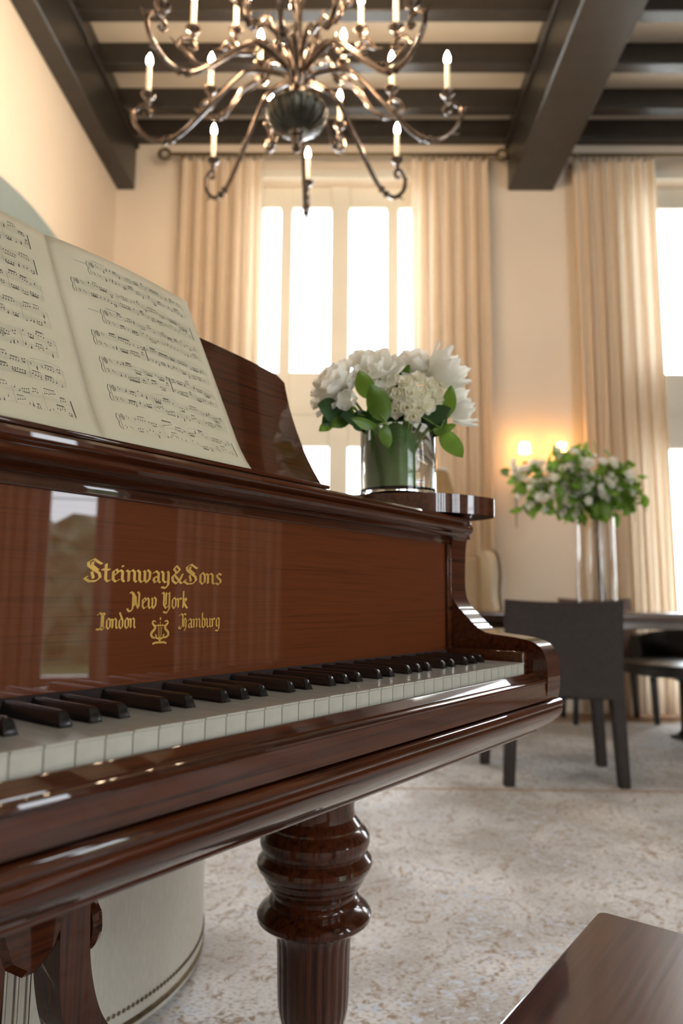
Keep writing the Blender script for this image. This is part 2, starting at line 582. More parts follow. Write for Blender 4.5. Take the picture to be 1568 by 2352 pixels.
fl = struct(box('floor', XL - 1.0, XR + T, YB - T, YW + T, -0.12, 0, OAK))
ce = struct(box('ceiling', XL - T, XR + T, YB - T, YW + T, ZC, ZC + 0.12, CEIL))
JB = 4.50                     # underside of the joists
bm = bmesh.new()
add_box(bm, XL, XR, -0.095, 0, JB, ZC, 0.006, 1)
jproto = frombm('joist', bm, BEAM, ce)
jproto.location = (0, 5.285, 0)
yj = 4.94
while yj > YB:
    copy_obj(jproto, ce).location = (0, yj, 0)
    yj -= 0.437
BB = 4.11
for i, (x0, x1) in enumerate(((XL, -1.765), (1.265, 1.63), (4.30, XR))):
    o = struct(box('ceiling_beam', x0, x1, YB, YW, BB, ZC, BEAM, None, 0.008, 1), ['dark half beam along the cream wall', 'broad dark ceiling beam beyond the chandelier', 'dark half beam along the far right wall'][i])
    if i != 2:
        box('ledger_strip', x1, x1 + 0.022, YB, YW, JB - 0.035, JB + 0.02, BEAM, o, 0.004, 1)
    if i != 0:
        box('ledger_strip', x0 - 0.022, x0, YB, YW, JB - 0.035, JB + 0.02, BEAM, o, 0.004, 1)


def baseboard(name, segs):
    bm = bmesh.new()
    for (x0, x1, y0, y1) in segs:
        add_box(bm, x0, x1, y0, y1, 0, 0.13, 0.006, 1)
    return struct(frombm(name, bm, PAINT))


def gaps(a0, a1, holes):
    out, a = [], a0
    for lo, hi in sorted(holes):
        out.append((a, lo))
        a = hi
    out.append((a, a1))
    return out


baseboard('baseboard_back', [(lo, hi, YW - 0.02, YW) for lo, hi in gaps(XL, XR, [(c - ww / 2, c + ww / 2) for c, ww in WIN])])
baseboard('baseboard_right', [(XR - 0.02, XR, lo, hi) for lo, hi in gaps(YB, YW - 0.02, [(c - ww / 2, c + ww / 2) for c, ww in RWIN])])
baseboard('baseboard_left', [(XL, XL + 0.02, YB, ay0), (XL, XL + 0.02, ay1, YW - 0.02)])


def french_window(name, centre, ww, z1, label, cols=None):
    """four glazed columns, an upper light and a lower light in each; local x along the wall, local +y outwards"""
    root = bpy.data.objects.new(name, None)
    C.objects.link(root)
    struct(root, label)
    h0, h1 = -ww / 2, ww / 2
    ypos = (0.10, 0.17)
    # pane columns measured from the centre
    cols = cols or [(-0.80, -0.485), (-0.388, -0.070), (0.081, 0.389), (0.486, 0.80)]
    rows = [(0.22, 2.01), (2.62, 4.02)]

    def bar(nm, x0, x1, z0, z1_, y0=ypos[0], y1=ypos[1], bev=0.006):
        return box(nm, x0, x1, y0, y1, z0, z1_, PAINT, root, bev, 1)
    xs = [h0] + [v for c in cols for v in c] + [h1]
    bar('stile', xs[0], xs[1], WZ0, z1)
    for i in range(1, len(cols)):
        bar('mullion', cols[i - 1][1], cols[i][0], WZ0, z1, ypos[0] - (0.02 if i == 2 else 0.0))
    bar('stile', xs[-2], xs[-1], WZ0, z1)
    for (x0, x1) in cols:
        bar('bottom_rail', x0, x1, WZ0, rows[0][0])
        bar('transom', x0, x1, rows[0][1], rows[1][0])
        bar('transom_moulding', x0, x1, 2.27, 2.32, ypos[0] - 0.012, ypos[0], 0.004)
        bar('top_rail', x0, x1, rows[1][1], z1)
        for z0_, z1_ in rows:
            n = 3 if z0_ > 2 else 4
            p = box('pane', x0 - 0.004, x1 + 0.004, 0.133, 0.137, z0_ - 0.004, z1_ + 0.004, PANE, root)
            for k in range(1, n):
                zz = z0_ + (z1_ - z0_) * k / n
                box('glazing_bar', x0, x1, 0.129, 0.141, zz - 0.003, zz + 0.003, PAINT, p)
    # casing on the room side
    bar('casing', h0 - 0.07, h0 - 0.001, WZ0, z1 + 0.07, -0.022, -0.001)
    bar('casing', h1 + 0.001, h1 + 0.07, WZ0, z1 + 0.07, -0.022, -0.001)
    bar('head_casing', h0 - 0.09, h1 + 0.09, z1 + 0.001, z1 + 0.075, -0.03, -0.001)
    return root


BCOLS = [(-0.635, -0.485), (-0.388, -0.070), (0.081, 0.389), (0.486, 0.635)]
o = french_window('window_1', WIN[0][0], WIN[0][1], WZ1, 'tall white French window behind the flower vase', BCOLS)
o.location = (WIN[0][0], YW, 0)
o = french_window('window_2', WIN[1][0], WIN[1][1], WZ1, 'tall white French window beyond the dining table', BCOLS)
o.location = (WIN[1][0], YW, 0)
o = french_window('window_3', *RWIN[0], RZ1, 'narrow glazed door of the side wall facing the keyboard', [(-0.165, 0.165)])
o.location = (XR, RWIN[0][0], 0)
o.rotation_euler = (0, 0, -pi / 2)
o = french_window('window_4', *RWIN[1], RZ1, 'unseen French window added to the side wall for more daylight')
o.location = (XR, RWIN[1][0], 0)
o.rotation_euler = (0, 0, -pi / 2)
for k, (cx, ww) in enumerate(FILLWIN):
    o = french_window('window_%d' % (k + 5), cx, ww, WZ1, 'unseen French window added behind the pianist to brighten the room')
    o.location = (cx, YB, 0)
    o.rotation_euler = (0, 0, pi)

# outside ground, seen only through the glass
struct(box('ground_terrace', -14, 8.2, YB - 9, 16, -0.2, -0.125, STONE))
struct(box('ground_lawn', 8.2, 40, -25, 25, -0.24, -0.16, LAWN))


# clipped hedge outside the narrow glazed door, mirrored in the fallboard
hedge = thing('hedge', 'clipped green hedge outside the narrow glazed door', 'hedge', (10.5, 0.0, -0.16))
bm = bmesh.new()
add_box(bm, -0.6, 0.6, -9, 9, 0, 2.1)
bmesh.ops.subdivide_edges(bm, edges=[e for e in bm.edges if abs((e.verts[0].co - e.verts[1].co).y) > 1], cuts=90)
bmesh.ops.subdivide_edges(bm, edges=[e for e in bm.edges if abs((e.verts[0].co - e.verts[1].co).z) > 1], cuts=16)
rh = random.Random(5)
for v in bm.verts:
    if v.co.z > 0.01:
        v.co += Vector((rh.uniform(-.14, .14), rh.uniform(-.08, .08), rh.uniform(-.10, .10)))
frombm('foliage', bm, HEDGE, hedge, True, 60)

# ------------------------------------------------------------------ rug
rug = thing('area_rug', 'large faded patterned rug in beige, brown and pale blue covering the floor', 'rug')
mesh_r = box('pile', -1.55, 4.3, -2.6, 4.86, 0.0, 0.012, RUG, rug, 0.003, 1)
for y0, y1 in ((3.125, 3.15), (4.80, 4.83)):
    box('border_line', -1.5, 4.25, y0, y1, 0.010, 0.0126, RUGLINE, rug)

# ------------------------------------------------------------------ curtains
def drape(x0, x1, folds, seed, label, yc, amp=0.030, z1=4.285, axis='y', group='floor-length beige drapes'):
    """pleated cloth between x0 and x1 hanging from rings; built along local x, folds in local y"""
    rnd = random.Random(seed)
    root = thing('curtain', label, 'curtain', (0, 0, 0), 0, group)
    if axis == 'y':
        root.location = ((x0 + x1) / 2, yc, 0)
    else:
        root.location = (yc, (x0 + x1) / 2, 0)
        root.rotation_euler = (0, 0, -pi / 2)
    W_ = x1 - x0
    nx, nz = folds * 10, 16
    ph = [rnd.uniform(-0.5, 0.5) for _ in range(folds + 2)]
    am = [rnd.uniform(0.75, 1.2) for _ in range(folds + 2)]
    vs, fs = [], []
    for j in range(nz + 1):
        zt = j / nz
        z = 0.016 + (z1 - 0.016) * zt
        for i in range(nx + 1):
            s = i / nx
            k = s * folds
            ki = min(int(k), folds - 1)
            f = k - ki
            a_ = am[ki] * (1 - f) + am[ki + 1] * f
            p_ = ph[ki] * (1 - f) + ph[ki + 1] * f
            tight = 1 - 0.35 * max(0, (zt - 0.90) / 0.10)
            low = 1 + 0.16 * (1 - zt)
            d = amp * a_ * tight * (sin(2 * pi * k + p_ * 0.7) + 0.25 * sin(4 * pi * k + 1.3 + p_ * (1 - zt)))
            x = (s - 0.5) * W_ * (0.965 + 0.035 * low) + 0.012 * sin(2 * pi * k * 0.5 + 3 * zt + p_)
            vs.append((x, d * low, z))
    for j in range(nz):
        for i in range(nx):
            a0 = j * (nx + 1) + i
            fs.append((a0, a0 + 1, a0 + nx + 2, a0 + nx + 1))
    me = bpy.data.meshes.new('cloth')
    me.from_pydata(vs, [], fs)
    link('cloth', me, CURT, root, True, 80)
    # rings carrying the pleats
    bm = bmesh.new()
    pts = [(0, 0.024 * cos(a * pi / 8), 0.024 * sin(a * pi / 8)) for a in range(16)]
    tube_bm(bm, pts, 0.0035, 6, True)
    me = None
    for i in range(folds):
        xx = ((i + 0.5) / folds - 0.5) * W_
        if i == 0:
            first = frombm('ring', bm, DARKBR, root)
            first.location = (xx, 0, z1 + 0.022)
        else:
            copy_obj(first, root).location = (xx, 0, z1 + 0.022)
    return root


YC = 5.16
drape(-1.36, -0.70, 13, 1, 'pale beige drape at the corner side of the window behind the vase', YC)
drape(0.47, 1.07, 12, 2, 'pale beige drape between the vase window and the wide ceiling beam', YC)
drape(1.74, 2.40, 13, 3, 'beige drape behind the tall leafy arrangement beside the second window', YC)
drape(3.40, 4.05, 13, 4, 'beige drape on the far side of the second window', YC)
XC = XR - 0.14
drape(0.98, 1.78, 12, 5, 'beige drape of the side wall next to the narrow glazed door', XC, axis='x')
drape(-0.85, -0.10, 13, 7, 'beige drape of the side wall between door and window', XC, axis='x')


def rod(loc, rotz, half, label):
    root = thing('curtain_rod', label, 'rod', loc, rotz, 'dark brass curtain rods')
    bm = bmesh.new()
    tube_bm(bm, [(-half, 0, 0), (half, 0, 0)], 0.015, 12)
    frombm('pole', bm, DARKBR, root)
    for s in (-1, 1):
        # ring-shaped finial
        pts = [(s * (half + 0.045) + 0.042 * cos(a * pi / 10), 0, 0.042 * sin(a * pi / 10)) for a in range(20)]
        tube('finial', pts, 0.014, DARKBR, root, 8, True)
        box('bracket', s * half * 0.93 - 0.012, s * half * 0.93 + 0.012, -0.012, 0.139, -0.03, -0.008, BRASS, root, 0.003, 1)
    return root


rod((-0.15, YC, 4.33), 0, 1.30, 'dark brass curtain rod above the window behind the vase')
rod((2.90, YC, 4.33), 0, 1.20, 'dark brass curtain rod above the second back window')
rod((XC, 0.47, 4.33), -pi / 2, 1.40, 'dark brass curtain rod of the side wall facing the keyboard')

# ================================================================== GRAND PIANO (local x = along the keys to the treble, y = inwards)
PHI = radians(36.63)
KT = CAM_H - 0.0992                       # key top height
piano = thing('grand_piano', 'polished reddish-brown grand piano with ivory keys and turned fluted legs', 'piano', (0.2766, 1.116, 0), pi / 2 - PHI)
KW = 0.0235
NW = 52
UB = -NW * KW                             # bass end of the keys

# --- white keys
bm = bmesh.new()
g = 0.0005
add_box(bm, -KW + g, -g, 0.0012, 0.150, KT - 0.024, KT - 0.0016)
add_box(bm, -KW + g, -g, 0.0, 0.150, KT - 0.0022, KT, 0.0005, 1)
wk = frombm('white_key', bm, IVORY, piano)
for k in range(1, NW):
    o = copy_obj(wk, piano)
    o.location = (-k * KW, 0, random.Random(k).uniform(-0.0004, 0.0002))
# --- black keys
letters = 'CBAGFED'                        # from the treble end downwards
bm = bmesh.new()
prof = [(0.0475, KT + 0.0003), (0.0485, KT + 0.0025), (0.0515, KT + 0.0095), (0.0535, KT + 0.0112), (0.057, KT + 0.0118), (0.146, KT + 0.0118)]
L = []
for (y, z) in prof:
    hw = 0.0056 - 0.0016 * (z - KT) / 0.0118
    zr = max(z - 0.0016, KT + 0.0002)
    L.append([bm.verts.new((-0.0058, y, KT + 0.0002)), bm.verts.new((-hw, y, zr)), bm.verts.new((-hw + 0.0014, y + (0.0008 if y < 0.056 else 0), z)), bm.verts.new((hw - 0.0014, y + (0.0008 if y < 0.056 else 0), z)), bm.verts.new((hw, y, zr)), bm.verts.new((0.0058, y, KT + 0.0002))])
for a, b_ in zip(L, L[1:]):
    for k in range(5):
        bm.faces.new((a[k], a[k + 1], b_[k + 1], b_[k]))
bm.faces.new(L[0][::-1])
bm.faces.new(L[-1])
bk = frombm('black_key', bm, EBONY, piano, True, 50)
first = True
for k in range(1, NW):
    up, dn = letters[(k - 1) % 7], letters[k % 7]       # boundary between key k-1 (higher) and key k (lower)
    pair = dn + up
    if pair in ('BC', 'EF'):
        continue
    off = {'CD': -0.002, 'DE': 0.002, 'FG': -0.0025, 'GA': 0, 'AB': 0.0025}[pair]
    if first:
        bk.location = (-k * KW + off, 0, 0)
        first = False
    else:
        copy_obj(bk, piano).location = (-k * KW + off, 0, 0)

U0, U1 = UB - 0.018, 0.018                # between the cheeks
# --- key slip, moulding, keybed
slip = [(-0.0030, 0.690), (-0.0030, 0.7125), (-0.0042, 0.7142), (-0.0065, 0.7147), (-0.0088, 0.7140), (-0.0192, 0.7072), (-0.0200, 0.7056), (-0.0212, 0.7066), (-0.0232, 0.7070), (-0.0256, 0.7063), (-0.0278, 0.7046), (-0.0288, 0.7024), (-0.0285, 0.7004), (-0.0274, 0.6992), (-0.0274, 0.6745), (-0.0200, 0.6745), (-0.0100, 0.6745), (-0.0100, 0.690)]
extrude_poly('key_slip', slip, 'x', U0, U1, WOOD, piano, angle=24)
box('keybed', U0 - 0.03, U1 + 0.03, 0.0, 0.42, 0.618, 0.688, WOOD, piano, 0.003, 1)
mp_ = [(-0.030, 0.6712), (0.0020, 0.6712), (0.0080, 0.6724), (0.0105, 0.6724), (0.0135, 0.6706), (0.0150, 0.6675), (0.0150, 0.6640), (0.0128, 0.6608), (0.0120, 0.6596), (0.0134, 0.6580), (0.0138, 0.6545), (0.0120, 0.6490), (0.0075, 0.6430), (0.0010, 0.6370), (-0.0080, 0.6300), (-0.0180, 0.6238), (-0.0280, 0.6188), (-0.0420, 0.6155)]
uR, uL, vF = 0.056, UB - 0.056, -0.0200
bm = bmesh.new()
rows = []
for (pu_, pv_, mx, my) in ((uR, 0.50, 1, 0), (uR, vF, 1, -1), (uL, vF, -1, -1), (uL, 0.50, -1, 0)):
    rows.append([bm.verts.new((pu_ + mx * d, pv_ + my * d, z)) for d, z in mp_])
for a, b_ in zip(rows, rows[1:]):
    for k in range(len(mp_) - 1):
        bm.faces.new((a[k], a[k + 1], b_[k + 1], b_[k]))
weighted(frombm('keybed_moulding', bm, WOOD, piano, True, 28))

# --- cheeks with scrolled arms
cheek = catmull([(p[0], p[1], 0) for p in [(-0.0255, 0.668), (-0.0295, 0.690), (-0.0305, 0.715), (-0.0285, 0.737), (-0.0205, 0.753), (-0.0060, 0.7625), (0.020, 0.7680), (0.055, 0.7715), (0.074, 0.7745), (0.089, 0.7825), (0.104, 0.796), (0.117, 0.8085), (0.128, 0.8200), (0.1350, 0.834), (0.1375, 0.860), (0.1365, 0.900), (0.1345, 0.925), (0.1310, 0.937), (0.1235, 0.9440), (0.1205, 0.952), (0.1225, 0.961), (0.130, 0.9690)]], 4)
cheek = [(p.x, p.y) for p in cheek] + [(0.34, 0.9690), (0.34, 0.668)]
extrude_poly('cheek', cheek, 'x', 0.018, 0.071, WOOD, piano, 0.004, 3, 40)
extrude_poly('cheek', cheek, 'x', UB - 0.071, UB - 0.018, WOOD, piano, 0.004, 3, 40)
for x0, x1 in ((0.0012, 0.018), (UB - 0.018, UB - 0.0012)):
    box('key_block', x0, x1, 0.002, 0.150, 0.690, KT + 0.0165, WOOD, piano, 0.004, 3)

# --- fallboard with lettering
fb = box('fallboard', U0, U1, 0.142, 0.165, 0.7345, 0.9385, WOODP, piano, 0.002, 1)
box('felt_strip', U0, U1, 0.1375, 0.142, KT + 0.0003, 0.7435, FELT, piano)
box('fallboard_frame', U0, U1, 0.1385, 0.142, 0.9235, 0.9375, WOOD, piano, 0.0015, 2)
box('fallboard_frame', U1 - 0.0135, U1, 0.1360, 0.142, 0.7435, 0.9235, WOOD, piano, 0.0015, 2)
box('fallboard_frame', U0, U0 + 0.0135, 0.1360, 0.142, 0.7435, 0.9235, WOOD, piano, 0.0015, 2)

# --- front rail under the music desk
rail = [(0.240, 0.9680), (0.113, 0.9683), (0.1070, 0.9672), (0.1040, 0.9640), (0.1035, 0.9600), (0.1055, 0.9560), (0.1085, 0.9535), (0.1080, 0.9520), (0.1010, 0.9515), (0.0965, 0.9490), (0.0950, 0.9455), (0.0970, 0.9420), (0.1015, 0.9405), (0.1180, 0.9395), (0.1230, 0.9360), (0.1300, 0.9345), (0.1410, 0.9345), (0.240, 0.9345)]
extrude_poly('front_rail', rail, 'x', U0, U1, WOOD, piano, angle=28)

# --- case rim and lid
tre = catmull([(0.071, 0.30, 0), (0.071, 0.55, 0), (0.062, 0.75, 0), (0.01, 0.98, 0), (-0.12, 1.18, 0), (-0.30, 1.36, 0), (-0.44, 1.55, 0), (-0.52, 1.75, 0), (-0.62, 1.93, 0), (-0.80, 2.02, 0), (-1.00, 2.03, 0), (-1.18, 1.97, 0), (-1.29, 1.82, 0), (UB - 0.071, 1.6, 0), (UB - 0.071, 0.30, 0)], 5)
extrude_poly('case_rim', [(p.x, p.y) for p in tre], 'z', 0.640, 0.9685, WOOD, piano, 0.003, 1, 30)
edge = catmull([(-0.140, 0.300, 0), (-0.132, 0.235, 0), (-0.118, 0.178, 0), (-0.088, 0.125, 0), (-0.050, 0.092, 0), (-0.005, 0.074, 0), (0.026, 0.066, 0), (0.046, 0.067, 0), (0.064, 0.080, 0), (0.078, 0.110, 0), (0.083, 0.160, 0), (0.083, 0.30, 0)], 6)
ins = 0.012
back = [(p.x + (ins if i > 3 else 0), p.y) for i, p in enumerate(tre)]
right = [(p.x, p.y) for p in edge]
left = [(UB - p[0], p[1]) for p in right[::-1]]
outl = right + [(p.x + 0.012, p.y) for p in tre[3:40]] + [(p.x, p.y + 0.012) for p in tre[40:52]] + [(p.x - 0.012, p.y) for p in tre[52:-2]] + left + [(UB + 0.14, 0.385), (-0.14, 0.385)]
extrude_poly('lid', outl, 'z', 0.9692, 1.0, WOOD, piano, 0.004, 3, 35)
box('desk_tray', UB + 0.16, -0.16, 0.182, 0.384, 0.9685, 0.9840, WOOD, piano, 0.003, 1)

# --- music desk leaning back
LEAN = radians(27)
DV, DZ = 0.215, 0.985


def on_desk(u, s, n):
    """u along the keys, s up the sloping desk, n towards the player"""
    return Vector((u, DV + s * sin(LEAN) - n * cos(LEAN), DZ + s * cos(LEAN) + n * sin(LEAN)))


UC = -0.611
half = catmull([(0.385, 0.0, 0), (0.374, 0.030, 0), (0.367, 0.080, 0), (0.372, 0.150, 0), (0.383, 0.200, 0), (0.3905, 0.2270, 0)], 5) + \
    catmull([(0.383, 0.2355, 0), (0.345, 0.2420, 0), (0.300, 0.2480, 0), (0.200, 0.2560, 0), (0.100, 0.2610, 0), (0.0, 0.263, 0)], 4)
pts = [(UC + p.x, p.y) for p in half] + [(UC - p.x, p.y) for p in half[-2::-1]]
bm = bmesh.new()
A = [bm.verts.new(on_desk(u, s, 0)) for u, s in pts]
Bv = [bm.verts.new(on_desk(u, s, -0.016)) for u, s in pts]
f0, f1 = bm.faces.new(A), bm.faces.new(Bv[::-1])
for i in range(len(pts)):
    j = (i + 1) % len(pts)
    bm.faces.new((A[i], A[j], Bv[j], Bv[i]))
bmesh.ops.bevel(bm, geom=list(f0.edges) + list(f1.edges), offset=0.003, segments=2, affect='EDGES', profile=0.5)
weighted(frombm('music_desk', bm, WOOD, piano, True, 35))
box('desk_ledge', UC - 0.33, UC + 0.33, 0.170, 0.214, 0.9842, 0.9900, WOOD, piano, 0.002, 2)

# --- turned and fluted legs
leg_prof = [(0.082, 0.620), (0.082, 0.535), (0.076, 0.520), (0.068, 0.500), (0.0655, 0.480), (0.0670, 0.466), (0.0730, 0.458), (0.0770, 0.4535), (0.0775, 0.4500), (0.0860, 0.4440), (0.0915, 0.4350), (0.0925, 0.4270), (0.0905, 0.4180), (0.0870, 0.4130), (0.0862, 0.4095), (0.0905, 0.4040), (0.0952, 0.3985), (0.0968, 0.3920), (0.0945, 0.3850), (0.0890, 0.3785), (0.0868, 0.3755), (0.0862, 0.3730), (0.0828, 0.3660), (0.0795, 0.3625), (0.0788, 0.3595), (0.0735, 0.3525), (0.0705, 0.3485), (0.0698, 0.3425), (0.0735, 0.3395), (0.0760, 0.3350), (0.0752, 0.3310), (0.0820, 0.3270), (0.0905, 0.3205), (0.0948, 0.3135), (0.0938, 0.3060), (0.0865, 0.3000), (0.0765, 0.2960), (0.0705, 0.2940)]
flu = [(0.0690, 0.2930), (0.0640, 0.2850), (0.0608, 0.2730), (0.0595, 0.2500), (0.0588, 0.2200), (0.0580, 0.1900), (0.0568, 0.1680), (0.0530, 0.1500), (0.0470, 0.1370), (0.0435, 0.1310)]
foot = [(0.0470, 0.1295), (0.0500, 0.1220), (0.0470, 0.1120), (0.0400, 0.1020), (0.0340, 0.0800), (0.0320, 0.0560)]


def piano_leg(u, v):
    leg = lathe('leg', leg_prof[::-1], WOODV, piano, 48, angle=24)
    leg.location = (u, v, 0)
    nf = 24

    def fl_(i, k, r):
        return r * (1 + 0.030 * abs(cos(pi * (k / (nf * 6) * nf))) - 0.02) if 1 < i < len(flu) - 1 else r
    lathe('fluted_shaft', flu[::-1], WOODV, leg, nf * 6, flute=fl_, angle=80)
    lathe('turned_foot', foot[::-1], WOODV, leg, 32)
    lathe('caster', [(0.012, 0.056), (0.012, 0.040), (0.022, 0.036), (0.026, 0.024), (0.022, 0.0125), (0.012, 0.0125)][::-1], BRASS, leg, 24)
    return leg


piano_leg(-0.106, 0.332)
piano_leg(UB + 0.106, 0.332)
piano_leg(-0.86, 1.72)

# --- pedal lyre
LV = 0.345
blk = [(-0.045, 0.640), (0.045, 0.640), (0.045, 0.478), (0.030, 0.435), (0.008, 0.418), (-0.008, 0.418), (-0.030, 0.435), (-0.045, 0.478)]
extrude_poly('lyre_block', [(UC + a - 0.004, z) for a, z in blk], 'y', LV - 0.035, LV + 0.035, WOOD, piano, 0.008, 1, 20)
for s in (1, -1):
    cl = catmull([(0.053, 0.600, 0), (0.050, 0.50, 0), (0.0505, 0.440, 0), (0.055, 0.385, 0), (0.068, 0.335, 0), (0.092, 0.290, 0), (0.112, 0.245, 0), (0.110, 0.20, 0), (0.085, 0.16, 0), (0.06, 0.13, 0)], 6)
    ou, inn = [], []
    for i, p in enumerate(cl):
        d = (cl[min(i + 1, len(cl) - 1)] - cl[max(i - 1, 0)]).normalized()
        nrm = Vector((-d.y, d.x, 0))
        wdt = 0.019 + 0.008 * min(1, max(0, (0.42 - p.y) / 0.2))
        ou.append(p + nrm * wdt)
        inn.append(p - nrm * wdt)
    poly = [(UC + s * p.x, p.y) for p in ou] + [(UC + s * p.x, p.y) for p in inn[::-1]]
    arm = extrude_poly('lyre_arm', poly, 'y', LV - 0.028, LV + 0.028, WOODV, piano, 0.005, 2, 30)
    # turned roundel on the side of the arm
    bm = bmesh.new()
    lathe_bm(bm, [(0.020, 0), (0.030, 0.002), (0.034, 0.008), (0.031, 0.014), (0.022, 0.018), (0.019, 0.022), (0.008, 0.024), (0.007, 0.030), (0.004, 0.033)], 28)
    bmesh.ops.rotate(bm, cent=(0, 0, 0), matrix=Matrix.Rotation(s * pi / 2, 3, 'Y'), verts=bm.verts)
    bmesh.ops.translate(bm, vec=(UC + s * 0.070, LV, 0.440), verts=bm.verts)
    frombm('roundel', bm, WOOD, arm)
for dx in (-0.016, -0.002, 0.012):
    tube('pedal_rod', [(UC + dx, LV, 0.44), (UC + dx, LV, 0.13)], 0.0032, STEEL, piano, 10)
box('pedal_box', UC - 0.13, UC + 0.13, LV - 0.06, LV + 0.06, 0.07, 0.135, WOOD, piano, 0.01, 2)
for dx in (-0.05, 0.05):
    tube('pedal', catmull([(UC + dx, LV - 0.05, 0.095, ), (UC + dx, LV - 0.12, 0.080), (UC + dx, LV - 0.17, 0.062), (UC + dx, LV - 0.20, 0.066)], 4), lambda t_: 0.007 + 0.007 * t_, BRASS, piano, 10)
for s in (-1, 1):
    tube('lyre_brace', [(UC + s * 0.03, LV + 0.05, 0.13), (UC + s * 0.045, 0.62, 0.64)], 0.006, STEEL, piano, 10)

# ------------------------------------------------------------------ lettering drawn with a broad nib
GL = {
    't': (0.36, [[(-.16, .90), (.26, .90)], [(.05, 1.30), (.05, .2), (.18, .05), (.30, .13)]]),
    'e': (0.46, [[(.22, .95), (.04, .78), (.04, .22), (.2, .04), (.38, .18)], [(.22, .95), (.36, .76), (.06, .46)]]),
    'i': (0.30, [[(-.08, .90), (.05, .80), (.05, .2), (.17, .07)], [(.03, 1.22), (.07, 1.18)]]),
    'n': (0.60, [[(-.08, .90), (.05, .80), (.05, .12)], [(.05, .76), (.28, .95), (.42, .80), (.42, .2), (.54, .07)]]),
    'm': (0.95, [[(-.08, .90), (.05, .80), (.05, .12)], [(.05, .76), (.26, .95), (.40, .80), (.40, .12)], [(.40, .76), (.62, .95), (.76, .80), (.76, .2), (.88, .07)]]),
    'w': (0.84, [[(-.08, .94), (.05, .80), (.05, .22), (.18, .05), (.36, .2)], [(.34, .92), (.40, .82), (.40, .22), (.54, .05), (.72, .3)], [(.58, 1.0), (.74, .82), (.72, .4), (.54, .06)]]),
    'a': (0.56, [[(.04, .80), (.2, .95), (.38, .80), (.38, .2), (.50, .07)], [(.38, .52), (.12, .46), (.05, .26), (.16, .06), (.38, .22)]]),
    'y': (0.54, [[(-.06, .94), (.05, .80), (.05, .26), (.2, .08), (.40, .22)], [(.36, .95), (.42, .80), (.42, -.08), (.24, -.36), (-.02, -.28)]]),
    'o': (0.50, [[(.22, .98), (.05, .78), (.05, .22), (.22, .03), (.40, .22), (.40, .78), (.22, .98)]]),
    's': (0.48, [[(.40, .86), (.22, .97), (.07, .80), (.14, .62), (.36, .42), (.37, .2), (.2, .03), (.0, .15)]]),
    'r': (0.42, [[(-.08, .90), (.05, .80), (.05, .12)], [(.05, .74), (.22, .95), (.36, .84)]]),
    'k': (0.54, [[(.05, 1.55), (.05, .12)], [(.05, .58), (.28, .95), (.38, .78), (.12, .50)], [(.14, .50), (.34, .2), (.48, .06)]]),
    'd': (0.52, [[(.22, .92), (.05, .75), (.05, .22), (.22, .03), (.40, .22), (.40, .74), (.06, 1.45)]]),
    'b': (0.52, [[(.05, 1.5), (.05, .2), (.22, .03), (.40, .22), (.40, .76), (.22, .95), (.05, .78)]]),
    'u': (0.60, [[(-.06, .94), (.05, .80), (.05, .22), (.18, .05), (.40, .24)], [(.36, .92), (.43, .82), (.43, .2), (.55, .07)]]),
    'g': (0.54, [[(.38, .90), (.2, .96), (.05, .78), (.05, .28), (.18, .10), (.40, .28)], [(.36, .96), (.42, .82), (.42, -.08), (.24, -.36), (-.02, -.28)]]),
    'S': (0.98, [[(.86, 1.30), (.66, 1.42), (.40, 1.62), (.08, 1.38), (.10, 1.12), (.36, .90), (.74, .62), (.80, .32), (.56, .06), (.16, .02), (-.10, .22), (.02, .34)], [(.34, 1.40), (.30, 1.16), (.66, .84)], [(.30, .70), (.40, .26)]]),
    'N': (1.00, [[(-.26, .02), (-.10, -.18), (.12, -.14), (.24, .12), (.24, 1.2), (.10, 1.42), (-.04, 1.36)], [(.22, 1.36), (.48, .98), (.52, .5), (.72, .08)], [(.66, 1.42), (.80, 1.30), (.78, .2)], [(.38, 1.10), (.38, .3)]]),
    'Y': (0.86, [[(-.06, 1.36), (.10, 1.42), (.16, 1.2), (.14, .36), (.36, .05), (.64, .3)], [(.36, 1.40), (.36, .36)], [(.50, 1.30), (.68, 1.42), (.70, .0), (.46, -.36), (.14, -.26)]]),
    'L': (0.62, [[(-.18, 1.28), (.06, 1.46), (.26, 1.30), (.22, .24), (.0, -.02), (-.24, .06)], [(.26, 1.36), (.46, 1.42), (.52, 1.28)], [(.04, .10), (.34, -.02), (.54, .16)], [(.40, 1.2), (.40, .22)]]),
    'H': (0.84, [[(-.14, 1.28), (.08, 1.46), (.26, 1.28), (.24, .26), (.0, .0), (-.20, .10), (-.1, .26)], [(.26, 1.32), (.48, 1.46), (.60, 1.34)], [(.24, .82), (.52, 1.02), (.68, .82), (.66, .1), (.48, -.18)], [(.42, .86), (.42, .2)]]),
    '&': (0.92, [[(.34, 1.44), (.16, 1.16), (.38, .84), (.58, 1.14), (.34, 1.44)], [(.52, 1.08), (.06, .56), (.10, .22), (.34, .02), (.62, .34), (.80, .80)], [(.24, .66), (.72, .04), (.86, .14)]]),
}


def hull2(pts):
    pts = sorted(set(pts))

    def half_(ps):
        h = []
        for p in ps:
            while len(h) >= 2 and (h[-1][0] - h[-2][0]) * (p[1] - h[-2][1]) - (h[-1][1] - h[-2][1]) * (p[0] - h[-2][0]) <= 0:
                h.pop()
            h.append(p)
        return h
    return half_(pts)[:-1] + half_(pts[::-1])[:-1]


